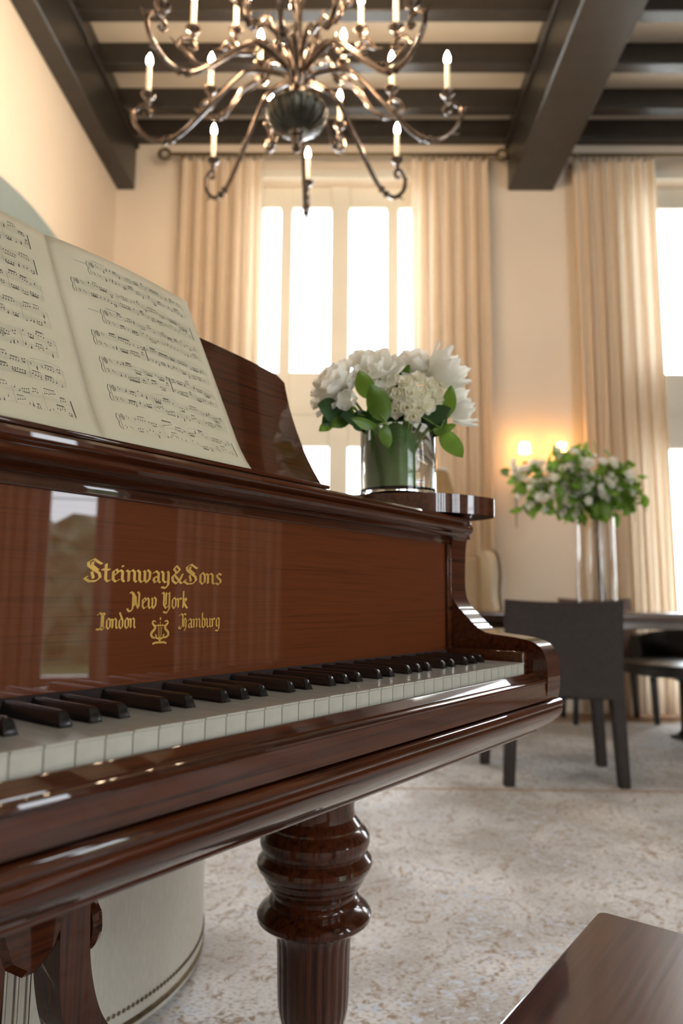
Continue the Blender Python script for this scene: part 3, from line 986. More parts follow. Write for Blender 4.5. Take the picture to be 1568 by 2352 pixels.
def nib_text(name, text, u0, u1, z0, em, parent, nib=0.175):
    adv = sum(GL[c][0] if c != ' ' else 0.34 for c in text) + 0.10 * (len(text) - 1)
    sx = (u1 - u0) / adv
    ang = radians(38)
    nx, ny = cos(ang) * nib / 2, sin(ang) * nib / 2
    tx, ty = -sin(ang) * 0.028, cos(ang) * 0.028
    nibp = [(nx + tx, ny + ty), (nx - tx, ny - ty), (-nx + tx, -ny + ty), (-nx - tx, -ny - ty)]
    vs, fs = [], []
    x = 0.0
    lay = 0
    for c in text:
        if c == ' ':
            x += 0.44
            continue
        wd, strokes = GL[c]
        for st in strokes:
            for p, q in zip(st, st[1:]):
                h = hull2([(round(a + dx, 5), round(b_ + dy, 5)) for a, b_ in (p, q) for dx, dy in nibp])
                i0 = len(vs)
                lay += 1
                for a, b_ in h:
                    vs.append((u0 + (x + a) * sx, 0.1416 - 0.0000004 * (lay % 400), z0 + b_ * em))
                fs.append(tuple(range(i0, len(vs))))
        x += wd + 0.10
    me = bpy.data.meshes.new(name)
    me.from_pydata(vs, [], fs)
    o = link(name, me, GOLD, parent, False)
    return o


nib_text('gilt_lettering', 'Steinway&Sons', -0.684, -0.513, 0.8425, 0.0132, fb)['label'] = 'gold blackletter name, top line'
nib_text('gilt_lettering', 'New York', -0.634, -0.561, 0.8165, 0.0118, fb)['label'] = 'gold blackletter city, middle line'
nib_text('gilt_lettering', 'London', -0.668, -0.6265, 0.7975, 0.0108, fb)['label'] = 'gold blackletter city beside the lyre emblem'
nib_text('gilt_lettering', 'Hamburg', -0.570, -0.5140, 0.7955, 0.0108, fb)['label'] = 'gold blackletter city at the end of the bottom line'
# lyre emblem
bm = bmesh.new()
ec, ez = -0.5965, 0.7812


def flat_stroke(pts, wd):
    pts = [Vector((p[0], p[1], 0)) for p in pts]
    L_, R_ = [], []
    for i, p in enumerate(pts):
        d = (pts[min(i + 1, len(pts) - 1)] - pts[max(i - 1, 0)]).normalized()
        nn = Vector((-d.y, d.x, 0)) * (wd(i / (len(pts) - 1)) if callable(wd) else wd)
        L_.append(bm.verts.new((ec + p.x + nn.x, 0.1415, ez + p.y + nn.y)))
        R_.append(bm.verts.new((ec + p.x - nn.x, 0.1415, ez + p.y - nn.y)))
    for i in range(len(pts) - 1):
        bm.faces.new((L_[i], L_[i + 1], R_[i + 1], R_[i]))


for s in (-1, 1):
    flat_stroke([(s * p.x, p.y) for p in catmull([(0.0055, 0.0222, 0), (0.0085, 0.0232, 0), (0.0098, 0.0212, 0), (0.0080, 0.0190, 0), (0.0062, 0.0170, 0), (0.0072, 0.0145, 0), (0.0100, 0.0118, 0), (0.0108, 0.0092, 0), (0.0088, 0.0068, 0), (0.0055, 0.0065, 0), (0.0045, 0.0085, 0), (0.0060, 0.0096, 0)], 4)], lambda t_: 0.0005 + 0.0009 * sin(pi * t_))
    flat_stroke([(0, 0.0045), (s * 0.0045, 0.0062), (s * 0.0080, 0.0066)], 0.0009)
    flat_stroke([(0, 0.0012), (s * 0.005, 0.0014), (s * 0.0088, 0.0002)], 0.0010)
for dx in (-0.0024, 0, 0.0024):
    flat_stroke([(dx, 0.0225 - abs(dx)), (dx * 0.7, 0.0070)], 0.00032)
flat_stroke([(-0.0060, 0.0185), (0.0060, 0.0185)], 0.0005)
flat_stroke([(0, 0.0268), (0, 0.0240)], 0.0008)
flat_stroke([(0, 0.0070), (0, 0.0005)], 0.0013)
me = bpy.data.meshes.new('lyre_emblem')
bm.to_mesh(me)
bm.free()
link('lyre_emblem', me, GOLD, fb, False)['label'] = 'small gold lyre emblem'

# ------------------------------------------------------------------ open music book on the desk
book = thing('music_book', 'open cream book of printed piano music leaning on the music desk', 'book', (0.2766, 1.116, 0), pi / 2 - PHI)
PW, PH = 0.226, 0.316
UG = -0.6265


def page_pt(side, a, s, lift=0.0):
    """a: distance from the gutter, s: up the page"""
    bulge = 0.005 * sin(pi * min(1, a / PW)) + 0.003 * (1 - math.exp(-a / 0.02)) * math.exp(-a / 0.12)
    s = s + (0.010 if side < 0 else 0.010 * (1 - a / PW)) * s / PH
    curl = 0.008 * max(0, 1 - s / 0.06) ** 2
    n = 0.004 + bulge + curl + lift
    return on_desk(UG + side * a * 0.995, s + 0.006, n)


def page(side):
    nx, ny = 20, 16
    vs, fs = [], []
    for j in range(ny + 1):
        for i in range(nx + 1):
            vs.append(page_pt(side, PW * i / nx, PH * j / ny))
    for j in range(ny):
        for i in range(nx):
            a = j * (nx + 1) + i
            f = (a, a + 1, a + nx + 2, a + nx + 1)
            fs.append(f if side > 0 else f[::-1])
    o = mesh('page', vs, fs, PAPER, book, True, 80)
    md = o.modifiers.new('thickness', 'SOLIDIFY')
    md.thickness = 0.0015
    md.offset = -1
    return o


def draw_page(side, parent, seed):
    """staves, clefs, notes, beams and slurs as thin flat print following the page surface"""
    rnd = random.Random(seed)
    dark, pale = ([], []), ([], [])

    def quad(buf, p, lift):
        i0 = len(buf[0])
        for a, s in p:
            buf[0].append(page_pt(side, min(max(a, 0.001), PW), s, lift))
        buf[1].append((i0, i0 + 1, i0 + 2, i0 + 3) if side > 0 else (i0 + 3, i0 + 2, i0 + 1, i0))

    def line(buf, a0, s0, a1, s1, wd, lift=0.0003, n=1):
        dx, dy = a1 - a0, s1 - s0
        L_ = sqrt(dx * dx + dy * dy) or 1
        px, py = -dy / L_ * wd / 2, dx / L_ * wd / 2
        for k in range(n):
            t0, t1 = k / n, (k + 1) / n
            p, q = (a0 + dx * t0, s0 + dy * t0), (a0 + dx * t1, s0 + dy * t1)
            quad(buf, [(p[0] - px, p[1] - py), (q[0] - px, q[1] - py), (q[0] + px, q[1] + py), (p[0] + px, p[1] + py)], lift)

    def X(x):                                   # x runs left to right over the page
        return x if side > 0 else PW - x

    gap = 0.00185
    x0b, x1b = (0.030, 0.210) if side > 0 else (0.012, 0.196)
    nsys = 7
    for k in range(nsys):
        top = PH - 0.022 - k * 0.0412
        indent = 0.022 if side > 0 and k in (0, 2) else 0.0
        xl = x0b + indent - (0.008 if side > 0 and k == 1 else 0)
        xr = x1b
        if top - 0.022 < 0.012:
            pass
        staffs = [top, top - 4 * gap - 0.0088]
        for st in staffs:
            for i in range(5):
                line(pale, X(xl), st - i * gap, X(xr), st - i * gap, 0.00022, 0.0002, 8)
        line(dark, X(xl), staffs[0], X(xl), staffs[1] - 4 * gap, 0.0004)
        # brace
        for i in range(8):
            t0, t1 = i / 8, (i + 1) / 8
            H_ = staffs[0] - staffs[1] + 4 * gap
            bx = lambda t_: xl - 0.0022 - 0.0016 * sin(2 * pi * t_) * (1 if t_ < 0.5 else -1)
            line(dark, X(bx(t0)), staffs[0] - t0 * H_, X(bx(t1)), staffs[0] - t1 * H_, 0.0007)
        # clefs and key signature
        cx_, cs = xl + 0.0045, staffs[0] - 2.6 * gap
        pp = [(cx_ + 0.0022 * (0.35 + t_ / 9) * cos(t_ * 0.95), cs + 0.0034 * (0.35 + t_ / 9) * sin(t_ * 0.95)) for t_ in range(11)]
        for p, q in zip(pp, pp[1:]):
            line(dark, X(p[0]), p[1], X(q[0]), q[1], 0.0005)
        line(dark, X(cx_ - 0.0004), cs + 0.0062, X(cx_ + 0.0006), cs - 0.0050, 0.0004)
        cs2 = staffs[1] - 1.2 * gap
        pp = [(xl + 0.003 + 0.0026 * sin(t_ * 0.33), cs2 + 0.0016 * cos(t_ * 0.33) - 0.0006 * t_ / 3) for t_ in range(9)]
        for p, q in zip(pp, pp[1:]):
            line(dark, X(p[0]), p[1], X(q[0]), q[1], 0.0006)
        for j in range(2):
            for st in staffs:
                line(dark, X(xl + 0.0105 + j * 0.0022), st - (1 + j) * gap + 0.0016, X(xl + 0.0105 + j * 0.0022), st - (1 + j) * gap - 0.0014, 0.0005)
        # bars
        nb = rnd.choice((3, 4, 5)) if side > 0 else rnd.choice((4, 5))
        bars = [xl + 0.018 + (xr - xl - 0.018) * (i / nb) for i in range(nb + 1)]
        for i in range(1, nb):
            thick = side > 0 and k in (3, 4) and i == nb // 2
            line(dark if thick else pale, X(bars[i]), staffs[0], X(bars[i]), staffs[1] - 4 * gap, 0.0012 if thick else 0.0003)
        end = (side > 0 and k in (1, 6)) or (side < 0 and k in (0, 1, 6))
        line(dark if end else pale, X(xr), staffs[0], X(xr), staffs[1] - 4 * gap, 0.0011 if end else 0.0003)
        for si, st in enumerate(staffs):
            for i in range(nb):
                a0, a1 = bars[i] + 0.003, bars[i + 1] - 0.002
                x = a0
                while x < a1 - 0.003:
                    kind = rnd.random()
                    if kind < (0.62 if si == 0 else 0.40):
                        n = rnd.choice((3, 4, 4, 6))
                        stp = rnd.uniform(0.0024, 0.0032)
                        if x + n * stp > a1:
                            n = max(2, int((a1 - x) / stp))
                        up = rnd.random() < 0.5
                        base = rnd.uniform(-0.5, 4.0)
                        slope = rnd.uniform(-0.45, 0.45)
                        ss = [(x + j * stp, st - (base + slope * j + rnd.uniform(-0.3, 0.3)) * gap) for j in range(n)]
                        by = (max(s for _, s in ss) + 0.0042) if up else (min(s for _, s in ss) - 0.0042)
                        for (hx, hs) in ss:
                            line(dark, X(hx - 0.00065), hs - 0.0002, X(hx + 0.00065), hs + 0.0002, 0.0011)
                            sx_ = hx + (0.0006 if up else -0.0006)
                            line(dark, X(sx_), hs, X(sx_), by, 0.00024)
                            if si == 1 and rnd.random() < 0.3:
                                line(dark, X(hx - 0.00065), hs - 0.0025, X(hx + 0.00065), hs - 0.0021, 0.0011)
                        line(dark, X(ss[0][0]), by, X(ss[-1][0]), by, 0.0008)
                        if rnd.random() < 0.45:
                            line(dark, X(ss[0][0]), by - (0.0013 if up else -0.0013), X(ss[-1][0]), by - (0.0013 if up else -0.0013), 0.0007)
                        x += n * stp + rnd.uniform(0.001, 0.003)
                    elif kind < 0.9:
                        hs = st - rnd.uniform(-0.5, 4.5) * gap
                        for c_ in range(rnd.choice((1, 1, 2, 3))):
                            line(dark, X(x - 0.0007), hs - c_ * 0.0015 - 0.0002, X(x + 0.0007), hs - c_ * 0.0015 + 0.0002, 0.0012)
                        line(dark, X(x + 0.0006), hs, X(x + 0.0006), hs + 0.0040, 0.00026)
                        x += rnd.uniform(0.0036, 0.0068)
                    else:
                        line(dark, X(x), st - 1.3 * gap, X(x + 0.0008), st - 2.9 * gap, 0.0007)
                        x += rnd.uniform(0.004, 0.007)
                if rnd.random() < 0.35 and si == 0:
                    sl = [(a0 + (a1 - a0) * q / 6, st + 0.0030 + 0.0022 * sin(pi * q / 6)) for q in range(7)]
                    for p, q in zip(sl, sl[1:]):
                        line(pale, X(p[0]), p[1], X(q[0]), q[1], 0.00034)
        # tiny heading words over indented systems
        if indent:
            for q in range(9):
                line(pale, X(xl - 0.021 + q * 0.0019), staffs[0] - 0.0068, X(xl - 0.0198 + q * 0.0019), staffs[0] - 0.0068, 0.0011)
            for q in range(8):
                line(pale, X(xl + 0.006 + q * 0.0023), staffs[0] + 0.0044, X(xl + 0.0075 + q * 0.0023), staffs[0] + 0.0044, 0.0012)
    o1 = mesh('printed_notes', dark[0], dark[1], INK, parent, False)
    o2 = mesh('printed_staff_lines', pale[0], pale[1], INKG, parent, False)


for side, seed in ((1, 11), (-1, 12)):
    pg = page(side)
    draw_page(side, pg, seed)

# ------------------------------------------------------------------ piano bench
bench = thing('piano_bench', 'dark polished wooden piano bench in front of the keyboard', 'bench', (0.2766, 1.116, 0), pi / 2 - PHI)
bx0, bx1, by0, by1 = -0.93, -0.2115, -0.535, -0.1710
bm = bmesh.new()
rr_ = 0.010
outline = []
for (cx, cy, a0) in ((bx1 - rr_, by1 - rr_, 0), (bx0 + rr_, by1 - rr_, 90), (bx0 + rr_, by0 + rr_, 180), (bx1 - rr_, by0 + rr_, 270)):
    for k in range(5):
        a = radians(a0 + k * 22.5)
        outline.append((cx + rr_ * cos(a), cy + rr_ * sin(a)))
extrude_poly('seat_top', outline, 'z', 0.452, 0.48, WOODB, bench, 0.004, 3, 35)
for (x0, x1, y0, y1) in ((bx0 + 0.04, bx1 - 0.04, by1 - 0.06, by1 - 0.04), (bx0 + 0.04, bx1 - 0.04, by0 + 0.04, by0 + 0.06), (bx0 + 0.04, bx0 + 0.06, by0 + 0.06, by1 - 0.06), (bx1 - 0.06, bx1 - 0.04, by0 + 0.06, by1 - 0.06)):
    box('apron', x0, x1, y0, y1, 0.36, 0.4518, WOODB, bench, 0.002, 1)
for sx in (bx0 + 0.065, bx1 - 0.065):
    for sy in (by0 + 0.065, by1 - 0.065):
        l_ = lathe('leg', [(0.013, 0.0125), (0.016, 0.03), (0.019, 0.06), (0.015, 0.08), (0.022, 0.2), (0.025, 0.30), (0.020, 0.32), (0.028, 0.335), (0.028, 0.4515)], WOODB, bench, 20)
        l_.location = (sx, sy, 0)

# ------------------------------------------------------------------ round ottoman under the piano's curve
ott = thing('round_ottoman', 'round cream linen ottoman with nailhead trim tucked behind the piano leg', 'ottoman', (-0.800, 1.665, 0))
R_o = 0.470
lathe('drum', [(R_o - 0.01, 0.0125), (R_o, 0.020), (R_o, 0.40), (R_o - 0.006, 0.425), (R_o - 0.03, 0.445), (R_o - 0.10, 0.455), (0.02, 0.46)], LINEN, ott, 72)
lathe('welt', [(R_o + 0.0005, 0.028), (R_o + 0.004, 0.031), (R_o + 0.004, 0.037), (R_o + 0.0005, 0.040), ], DARKBR, ott, 72, cap=False)
bm = bmesh.new()
bmesh.ops.create_icosphere(bm, subdivisions=1, radius=0.0046)
for v in bm.verts:
    v.co.x *= 0.6
nail = frombm('nailhead', bm, DARKBR, ott)
nn = 270
for k in range(nn):
    a = 2 * pi * k / nn
    mt = Matrix.Rotation(a, 4, 'Z') @ Matrix.Translation((R_o + 0.001, 0, 0.062))
    if k == 0:
        nail.matrix_local = mt
    else:
        copy_obj(nail, ott, mt)

# ------------------------------------------------------------------ dining table
TZ = 0.768
tab = thing('dining_table', 'long dark polished dining table beyond the piano', 'table', (1.85, 3.88, 0))
TX, TY = 1.62, 0.42
ep = [(-TY + 0.014, TZ - 0.046), (-TY + 0.006, TZ - 0.042), (-TY + 0.004, TZ - 0.026), (-TY, TZ - 0.022), (-TY, TZ - 0.012), (-TY + 0.004, TZ - 0.004), (-TY + 0.014, TZ)]
ep = ep + [(-y, z) for y, z in ep[::-1]]
extrude_poly('top', ep, 'x', -TX, TX, TABLEW, tab, 0.003, 1, 35)
for sx in (-1.5, 1.5):
    for sy in (-0.31, 0.31):
        lathe('leg', [(0.020, 0.0125), (0.026, 0.05), (0.022, 0.08), (0.034, 0.30), (0.042, 0.52), (0.030, 0.56), (0.048, 0.60), (0.048, TZ - 0.047)], TABLEW, tab, 24).location = (sx, sy, 0)
for sy in (-0.33, 0.33):
    box('apron', -1.46, 1.46, sy - 0.012, sy + 0.012, TZ - 0.085, TZ - 0.047, TABLEW, tab, 0.002, 1)

# ------------------------------------------------------------------ leather chairs
def leather_chair(name, label, loc, rotz, mat, half_b=0.262, half_f=0.285, depth=0.44, top=0.829, seat=0.46, group='leather dining chairs', legw=0.029, back_low=0.385, back_mat=None):
    """sling-covered chair; back panel at local y=0 facing -y outside, seat towards +y"""
    root = thing(name, label, 'chair', loc, rotz, group)
    # back panel: bowed in plan and dished along the top
    nx, nz = 14, 10
    vs, fs = [], []
    for layer in (0, 1):
        for j in range(nz + 1):
            for i in range(nx + 1):
                s = i / nx * 2 - 1
                zt = j / nz
                z = back_low + (top - back_low) * zt
                if j == nz:
                    z -= 0.012 * (1 - s * s)
                if j == 0:
                    z -= 0.0 if abs(s) > 0.86 else -0.012 * (1 - abs(s)) - 0.002
                hx = half_b + 0.0 * zt
                th = 0.034 - 0.010 * zt
                y = 0.012 + 0.018 * s * s * zt - 0.045 * zt * zt + (th if layer else 0)
                vs.append((s * hx, y, z))
    N1 = (nx + 1) * (nz + 1)
    for j in range(nz):
        for i in range(nx):
            a = j * (nx + 1) + i
            fs.append((a, a + 1, a + nx + 2, a + nx + 1))
            fs.append((N1 + a + nx + 1, N1 + a + nx + 2, N1 + a + 1, N1 + a))
    for i in range(nx):
        fs.append((i + 1, i, N1 + i, N1 + i + 1))
        t0 = nz * (nx + 1) + i
        fs.append((t0, t0 + 1, N1 + t0 + 1, N1 + t0))
    for j in range(nz):
        a = j * (nx + 1)
        fs.append((a, a + nx + 1, N1 + a + nx + 1, N1 + a))
        a += nx
        fs.append((a + nx + 1, a, N1 + a, N1 + a + nx + 1))
    bk_ = mesh('backrest', vs, fs, back_mat or mat, root, True, 50)
    bv = bk_.modifiers.new('soft_edge', 'BEVEL')
    bv.width = 0.006
    bv.segments = 2
    bv.limit_method = 'ANGLE'
    bv.angle_limit = radians(50)
    # seat sling
    bm = bmesh.new()
    sv = add_box(bm, -1, 1, 0.046, depth + legw, seat - 0.075, seat, 0.018, 3)
    for v in bm.verts:
        t_ = (v.co.y - 0.046) / depth
        v.co.x *= (half_b * (1 - t_) + half_f * t_) if abs(v.co.x) > 0 else 1
        v.co.z += 0.0
    frombm('seat', bm, mat, root, True, 45)
    # legs
    for (px, py, tz, tx, ty) in ((-half_b + legw, 0.012 + legw, back_low + 0.01, 0, 0), (half_b - legw, 0.012 + legw, back_low + 0.01, 0, 0), (-half_f + legw, depth - 0.002, seat - 0.07, 0, 0), (half_f - legw, depth - 0.002, seat - 0.07, 0, 0)):
        bm = bmesh.new()
        add_box(bm, -legw, legw, -legw, legw, 0.0126, tz, 0.006, 2)
        for v in bm.verts:
            f = 0.80 + 0.20 * (v.co.z / tz)
            v.co.x = v.co.x * f + px + (0.018 if px > 0 else -0.018) * (1 - v.co.z / tz)
            v.co.y = v.co.y * f + py
        frombm('leg', bm, mat, root, True, 45)
    return root


leather_chair('dining_chair', 'brown-grey leather dining chair with its back to the piano', (0.962, 3.152, 0), radians(-1.5), LEATHER, 0.262, 0.300, 0.455)
leather_chair('dining_chair', 'dark leather dining chair on the window side of the table, its back coloured as warmly lit', (1.755, 5.035, 0), pi + radians(3), BLACKL, 0.262, 0.275, 0.30, 0.84, 0.445, legw=0.019, back_mat=WARML)


# low black tub chair beyond the table end
tub = thing('tub_chair', 'low rounded black leather tub chair under the table edge', 'chair', (2.03, 4.32, 0), radians(-78))
nA, nZ = 28, 8
vs, fs = [], []
for layer, rad in ((0, 0.36), (1, 0.30)):
    for j in range(nZ + 1):
        for i in range(nA + 1):
            a = radians(-20 + 220 * i / nA)
            z = 0.40 + (0.27 * (0.75 + 0.25 * sin(pi * i / nA))) * j / nZ
            bul = 0.02 * sin(pi * j / nZ) * (1 if layer == 0 else -1)
            vs.append(((rad + bul) * cos(a), (rad + bul) * sin(a), z))
N1 = (nA + 1) * (nZ + 1)
for j in range(nZ):
    for i in range(nA):
        a = j * (nA + 1) + i
        fs.append((a, a + 1, a + nA + 2, a + nA + 1))
        fs.append((N1 + a + nA + 1, N1 + a + nA + 2, N1 + a + 1, N1 + a))
for i in range(nA):
    t0 = nZ * (nA + 1) + i
    fs.append((t0, t0 + 1, N1 + t0 + 1, N1 + t0))
    fs.append((i + 1, i, N1 + i, N1 + i + 1))
for a in (0, nA):
    for j in range(nZ):
        p, q = j * (nA + 1) + a, (j + 1) * (nA + 1) + a
        fs.append((p, q, N1 + q, N1 + p))
sh = mesh('backrest', vs, fs, BLACKL, tub, True, 60)
lathe('seat', [(0.30, 0.385), (0.345, 0.395), (0.35, 0.415), (0.34, 0.455), (0.30, 0.468), (0.02, 0.475)], BLACKL, tub, 40)
lathe('pedestal_base', [(0.09, 0.0135), (0.09, 0.022), (0.05, 0.034), (0.03, 0.06), (0.03, 0.34), (0.12, 0.384)], BLACKL, tub, 32)

# ------------------------------------------------------------------ wing chair by the back wall
wing = thing('wing_chair', 'tall beige upholstered wing chair behind the table with dark wooden edge', 'armchair', (0.66, 4.76, 0), radians(8))
box('back_panel', -0.34, 0.34, 0.22, 0.31, 0.30, 1.135, BEIGE, wing, 0.03, 3)
box('seat', -0.31, 0.31, -0.27, 0.215, 0.28, 0.46, BEIGEL, wing, 0.04, 3)
for s in (-1, 1):
    pf = catmull([(0.29, 1.16, 0), (0.12, 1.165, 0), (0.02, 1.12, 0), (-0.02, 1.0, 0), (0.0, 0.86, 0), (-0.06, 0.74, 0), (-0.26, 0.68, 0), (-0.31, 0.60, 0), (-0.30, 0.30, 0)], 4)
    pf = [(p.x, p.y) for p in pf] + [(0.29, 0.30)]
    extrude_poly('wing', pf, 'x', s * 0.345 - 0.03, s * 0.345 + 0.03, BEIGEL, wing, 0.014, 3, 40)
    tube('trim_edge', [(s * 0.375, p[0] - 0.004, p[1]) for p in pf[:24]], 0.010, TWIG, wing, 8)
for sx in (-0.27, 0.27):
    for sy in (-0.22, 0.22):
        tube('leg', [(sx, sy, 0.285), (sx, sy, 0.0126)], lambda t_: 0.024 - 0.008 * t_, TWIG, wing, 10)
cu = thing('throw_pillow', 'small white cushion resting in the beige wing chair', 'cushion', (0.74, 4.50, 0.72), 0)
bm = bmesh.new()
bmesh.ops.create_uvsphere(bm, u_segments=24, v_segments=14, radius=1)
for v in bm.verts:
    x, y, z = v.co
    f = lambda q: math.copysign(abs(q) ** 0.6, q)
    v.co = (f(x) * 0.17, y * 0.075, f(z) * 0.155)
frombm('cover', bm, WHITEC, cu, True, 80)
cu.rotation_euler = (radians(-14), 0, radians(10))
cu.location = (0.70, 4.80, 0.645)

# ------------------------------------------------------------------ wall sconce
sc = thing('wall_sconce', 'lit two-branch wall sconce behind the tall leafy arrangement', 'sconce', (1.46, YW - 0.012, 1.72))
lathe('back_plate', [(0.002, -0.012), (0.05, -0.012), (0.06, 0.0), (0.05, 0.012), (0.002, 0.012)], BRASS, sc, 28).rotation_euler = (pi / 2, 0, 0)
for s in (-1, 1):
    ar = tube('arm', catmull([(0, -0.01, 0), (s * 0.03, -0.06, -0.05), (s * 0.09, -0.10, -0.05), (s * 0.135, -0.11, 0.03), (s * 0.14, -0.11, 0.12)], 6), 0.007, BRASS, sc, 10)
    lathe('drip_cup', [(0.006, 0.12), (0.030, 0.128), (0.030, 0.134), (0.010, 0.136)], BRASS, ar, 20).location = (s * 0.14, -0.11, 0)
    lathe('candle', [(0.011, 0.136), (0.011, 0.200), (0.008, 0.202)], WAX, ar, 16).location = (s * 0.14, -0.11, 0)
    lathe('lamp_shade', [(0.044, 0.205), (0.047, 0.206), (0.034, 0.280), (0.031, 0.279)], SHADEG, ar, 24, cap=False).location = (s * 0.14, -0.11, 0)
tube('drop', [(-0.20, -0.06, -0.02), (-0.20, -0.06, -0.36)], lambda t_: 0.010 - 0.006 * t_, IRON, sc, 8)
tube('drop_branch', catmull([(0, -0.01, 0), (-0.08, -0.05, -0.03), (-0.16, -0.07, 0.0), (-0.20, -0.06, -0.02)], 5), 0.006, IRON, sc, 8)

# ------------------------------------------------------------------ chandelier
CX, CY = -0.247, 2.87
ch = thing('chandelier', 'ornate aged-bronze candle chandelier with three tiers of scrolled arms', 'chandelier', (CX, CY, 0))
bm = bmesh.new()
nfl = 20
lathe_bm(bm, [(0.004, 2.785), (0.012, 2.79), (0.020, 2.803), (0.012, 2.820), (0.020, 2.835), (0.030, 2.850), (0.026, 2.865), (0.036, 2.881)], 24)
frombm('finial', bm, IRON, ch)


def bowl_fl(i, k, r):
    return r * (1 + 0.03 * cos(2 * pi * k * nfl / (nfl * 6))) if 0 < i < 7 else r


lathe('bowl', [(0.036, 2.880), (0.058, 2.886), (0.090, 2.902), (0.114, 2.922), (0.126, 2.942), (0.130, 2.956), (0.132, 2.964), (0.138, 2.969), (0.138, 2.981), (0.122, 2.988), (0.08, 3.00), (0.03, 3.012)], VERD, ch, nfl * 6, flute=bowl_fl, angle=60)
lathe('column', [(0.034, 3.008), (0.026, 3.05), (0.032, 3.09), (0.030, 3.12), (0.020, 3.15), (0.018, 3.25), (0.030, 3.28), (0.034, 3.31), (0.020, 3.34), (0.016, 3.50), (0.026, 3.53), (0.036, 3.57), (0.026, 3.61), (0.014, 3.66), (0.014, 4.05), (0.02, 4.08), (0.014, 4.10)], IRON, ch, 24)
lathe('canopy', [(0.014, JB - 0.10), (0.05, JB - 0.075), (0.075, JB - 0.03), (0.08, ZC)], IRON, ch, 28)
for k in range(7):
    zc = 4.12 + k * 0.042
    pts = []
    for q in range(12):
        a = 2 * pi * q / 12
        p = Vector((0.016 * cos(a), 0, 0.030 * sin(a)))
        if k % 2:
            p = Vector((0, p.x, p.z))
        pts.append(p + Vector((0, 0, zc)))
    tube('chain_link', pts, 0.005, IRON, ch, 6, True)


def arm_curve(R, hz, z_root, dip, rise):
    """S-scroll in the (r, z) plane: out of the hub, over, down, and up into the candle cup"""
    pts = [(0.020, z_root), (0.06, z_root + 0.06 + rise * 0.6), (0.14 * R / 0.45, z_root + 0.085 + rise), (R * 0.42, z_root + 0.04 + rise * 0.6), (R * 0.62, hz - dip * 0.35), (R * 0.80, hz - dip * 0.92), (R * 0.95, hz - dip), (R * 1.065, hz - dip * 0.70), (R + 0.062, hz - 0.085), (R + 0.040, hz - 0.050), (R + 0.006, hz - 0.048), (R - 0.016, hz - 0.072), (R - 0.004, hz - 0.092), (R + 0.014, hz - 0.084)]
    return [Vector((p.x, 0, p.z)) for p in catmull([(a, 0, z) for a, z in pts], 6)]


bulb_prof = [(0.004, 0.0), (0.009, 0.004), (0.0135, 0.018), (0.0125, 0.030), (0.008, 0.044), (0.003, 0.055), (0.0006, 0.060)]
cup_prof = [(0.004, -0.055), (0.010, -0.050), (0.007, -0.040), (0.014, -0.030), (0.009, -0.020), (0.013, -0.012), (0.028, -0.004), (0.033, 0.008), (0.030, 0.009), (0.016, 0.0), (0.0145, 0.020), (0.012, 0.021)]


def tier(n, off, R, hz, z_root, dip, rise, rad, candle):
    cur = arm_curve(R, hz, z_root, dip, rise)
    bm = bmesh.new()
    tube_bm(bm, cur, lambda t_: rad * (1.1 - 0.35 * t_), 8)
    # small leaf spurs on the arm
    for f_, s_ in ((0.30, 1), (0.50, -1), (0.62, -1)):
        i = int(f_ * (len(cur) - 1))
        d = (cur[i + 1] - cur[i - 1]).normalized()
        nrm = Vector((-d.z, 0, d.x)) * s_
        p = cur[i]
        tube_bm(bm, [p, p + nrm * 0.014 + d * 0.012, p + nrm * 0.030 + d * 0.030], lambda t_: 0.007 * (1 - t_) + 0.0012, 6)
    i = int(0.40 * (len(cur) - 1))
    for f_ in (0.40, 0.43):
        i = int(f_ * (len(cur) - 1))
        bmesh.ops.create_icosphere(bm, subdivisions=1, radius=rad * 1.7, matrix=Matrix.Translation(cur[i]))
    parts = []
    for k in range(n):
        a = off + k * 2 * pi / n
        rot = Matrix.Rotation(pi / 2 - a, 4, 'Z')
        if k == 0:
            arm0 = frombm('arm', bm, IRON, ch)
            arm0.matrix_local = rot
            cup0 = lathe('candle_cup', cup_prof, IRON, arm0, 16)
            cup0.location = (R, 0, hz)
            can0 = lathe('candle', [(0.0115, 0.006), (0.0115, candle), (0.009, candle + 0.002), (0.004, candle + 0.002)], WAX, arm0, 14)
            can0.location = (R, 0, hz)
            bul0 = lathe('bulb', [(r, z + candle + 0.002) for r, z in bulb_prof], GLOW, arm0, 10)
            bul0.location = (R, 0, hz)
            parts = [cup0, can0, bul0]
        else:
            arm = copy_obj(arm0, ch, rot)
            for p in parts:
                copy_obj(p, arm).location = (R, 0, hz)


tier(8, 0.010, 0.672, 3.061, 3.10, 0.215, 0.00, 0.0115, 0.150)
tier(8, 0.010 + pi / 8, 0.468, 3.226, 3.14, 0.150, 0.05, 0.0105, 0.140)
tier(8, 0.010, 0.284, 3.3765, 3.20, 0.105, 0.07, 0.0095, 0.130)


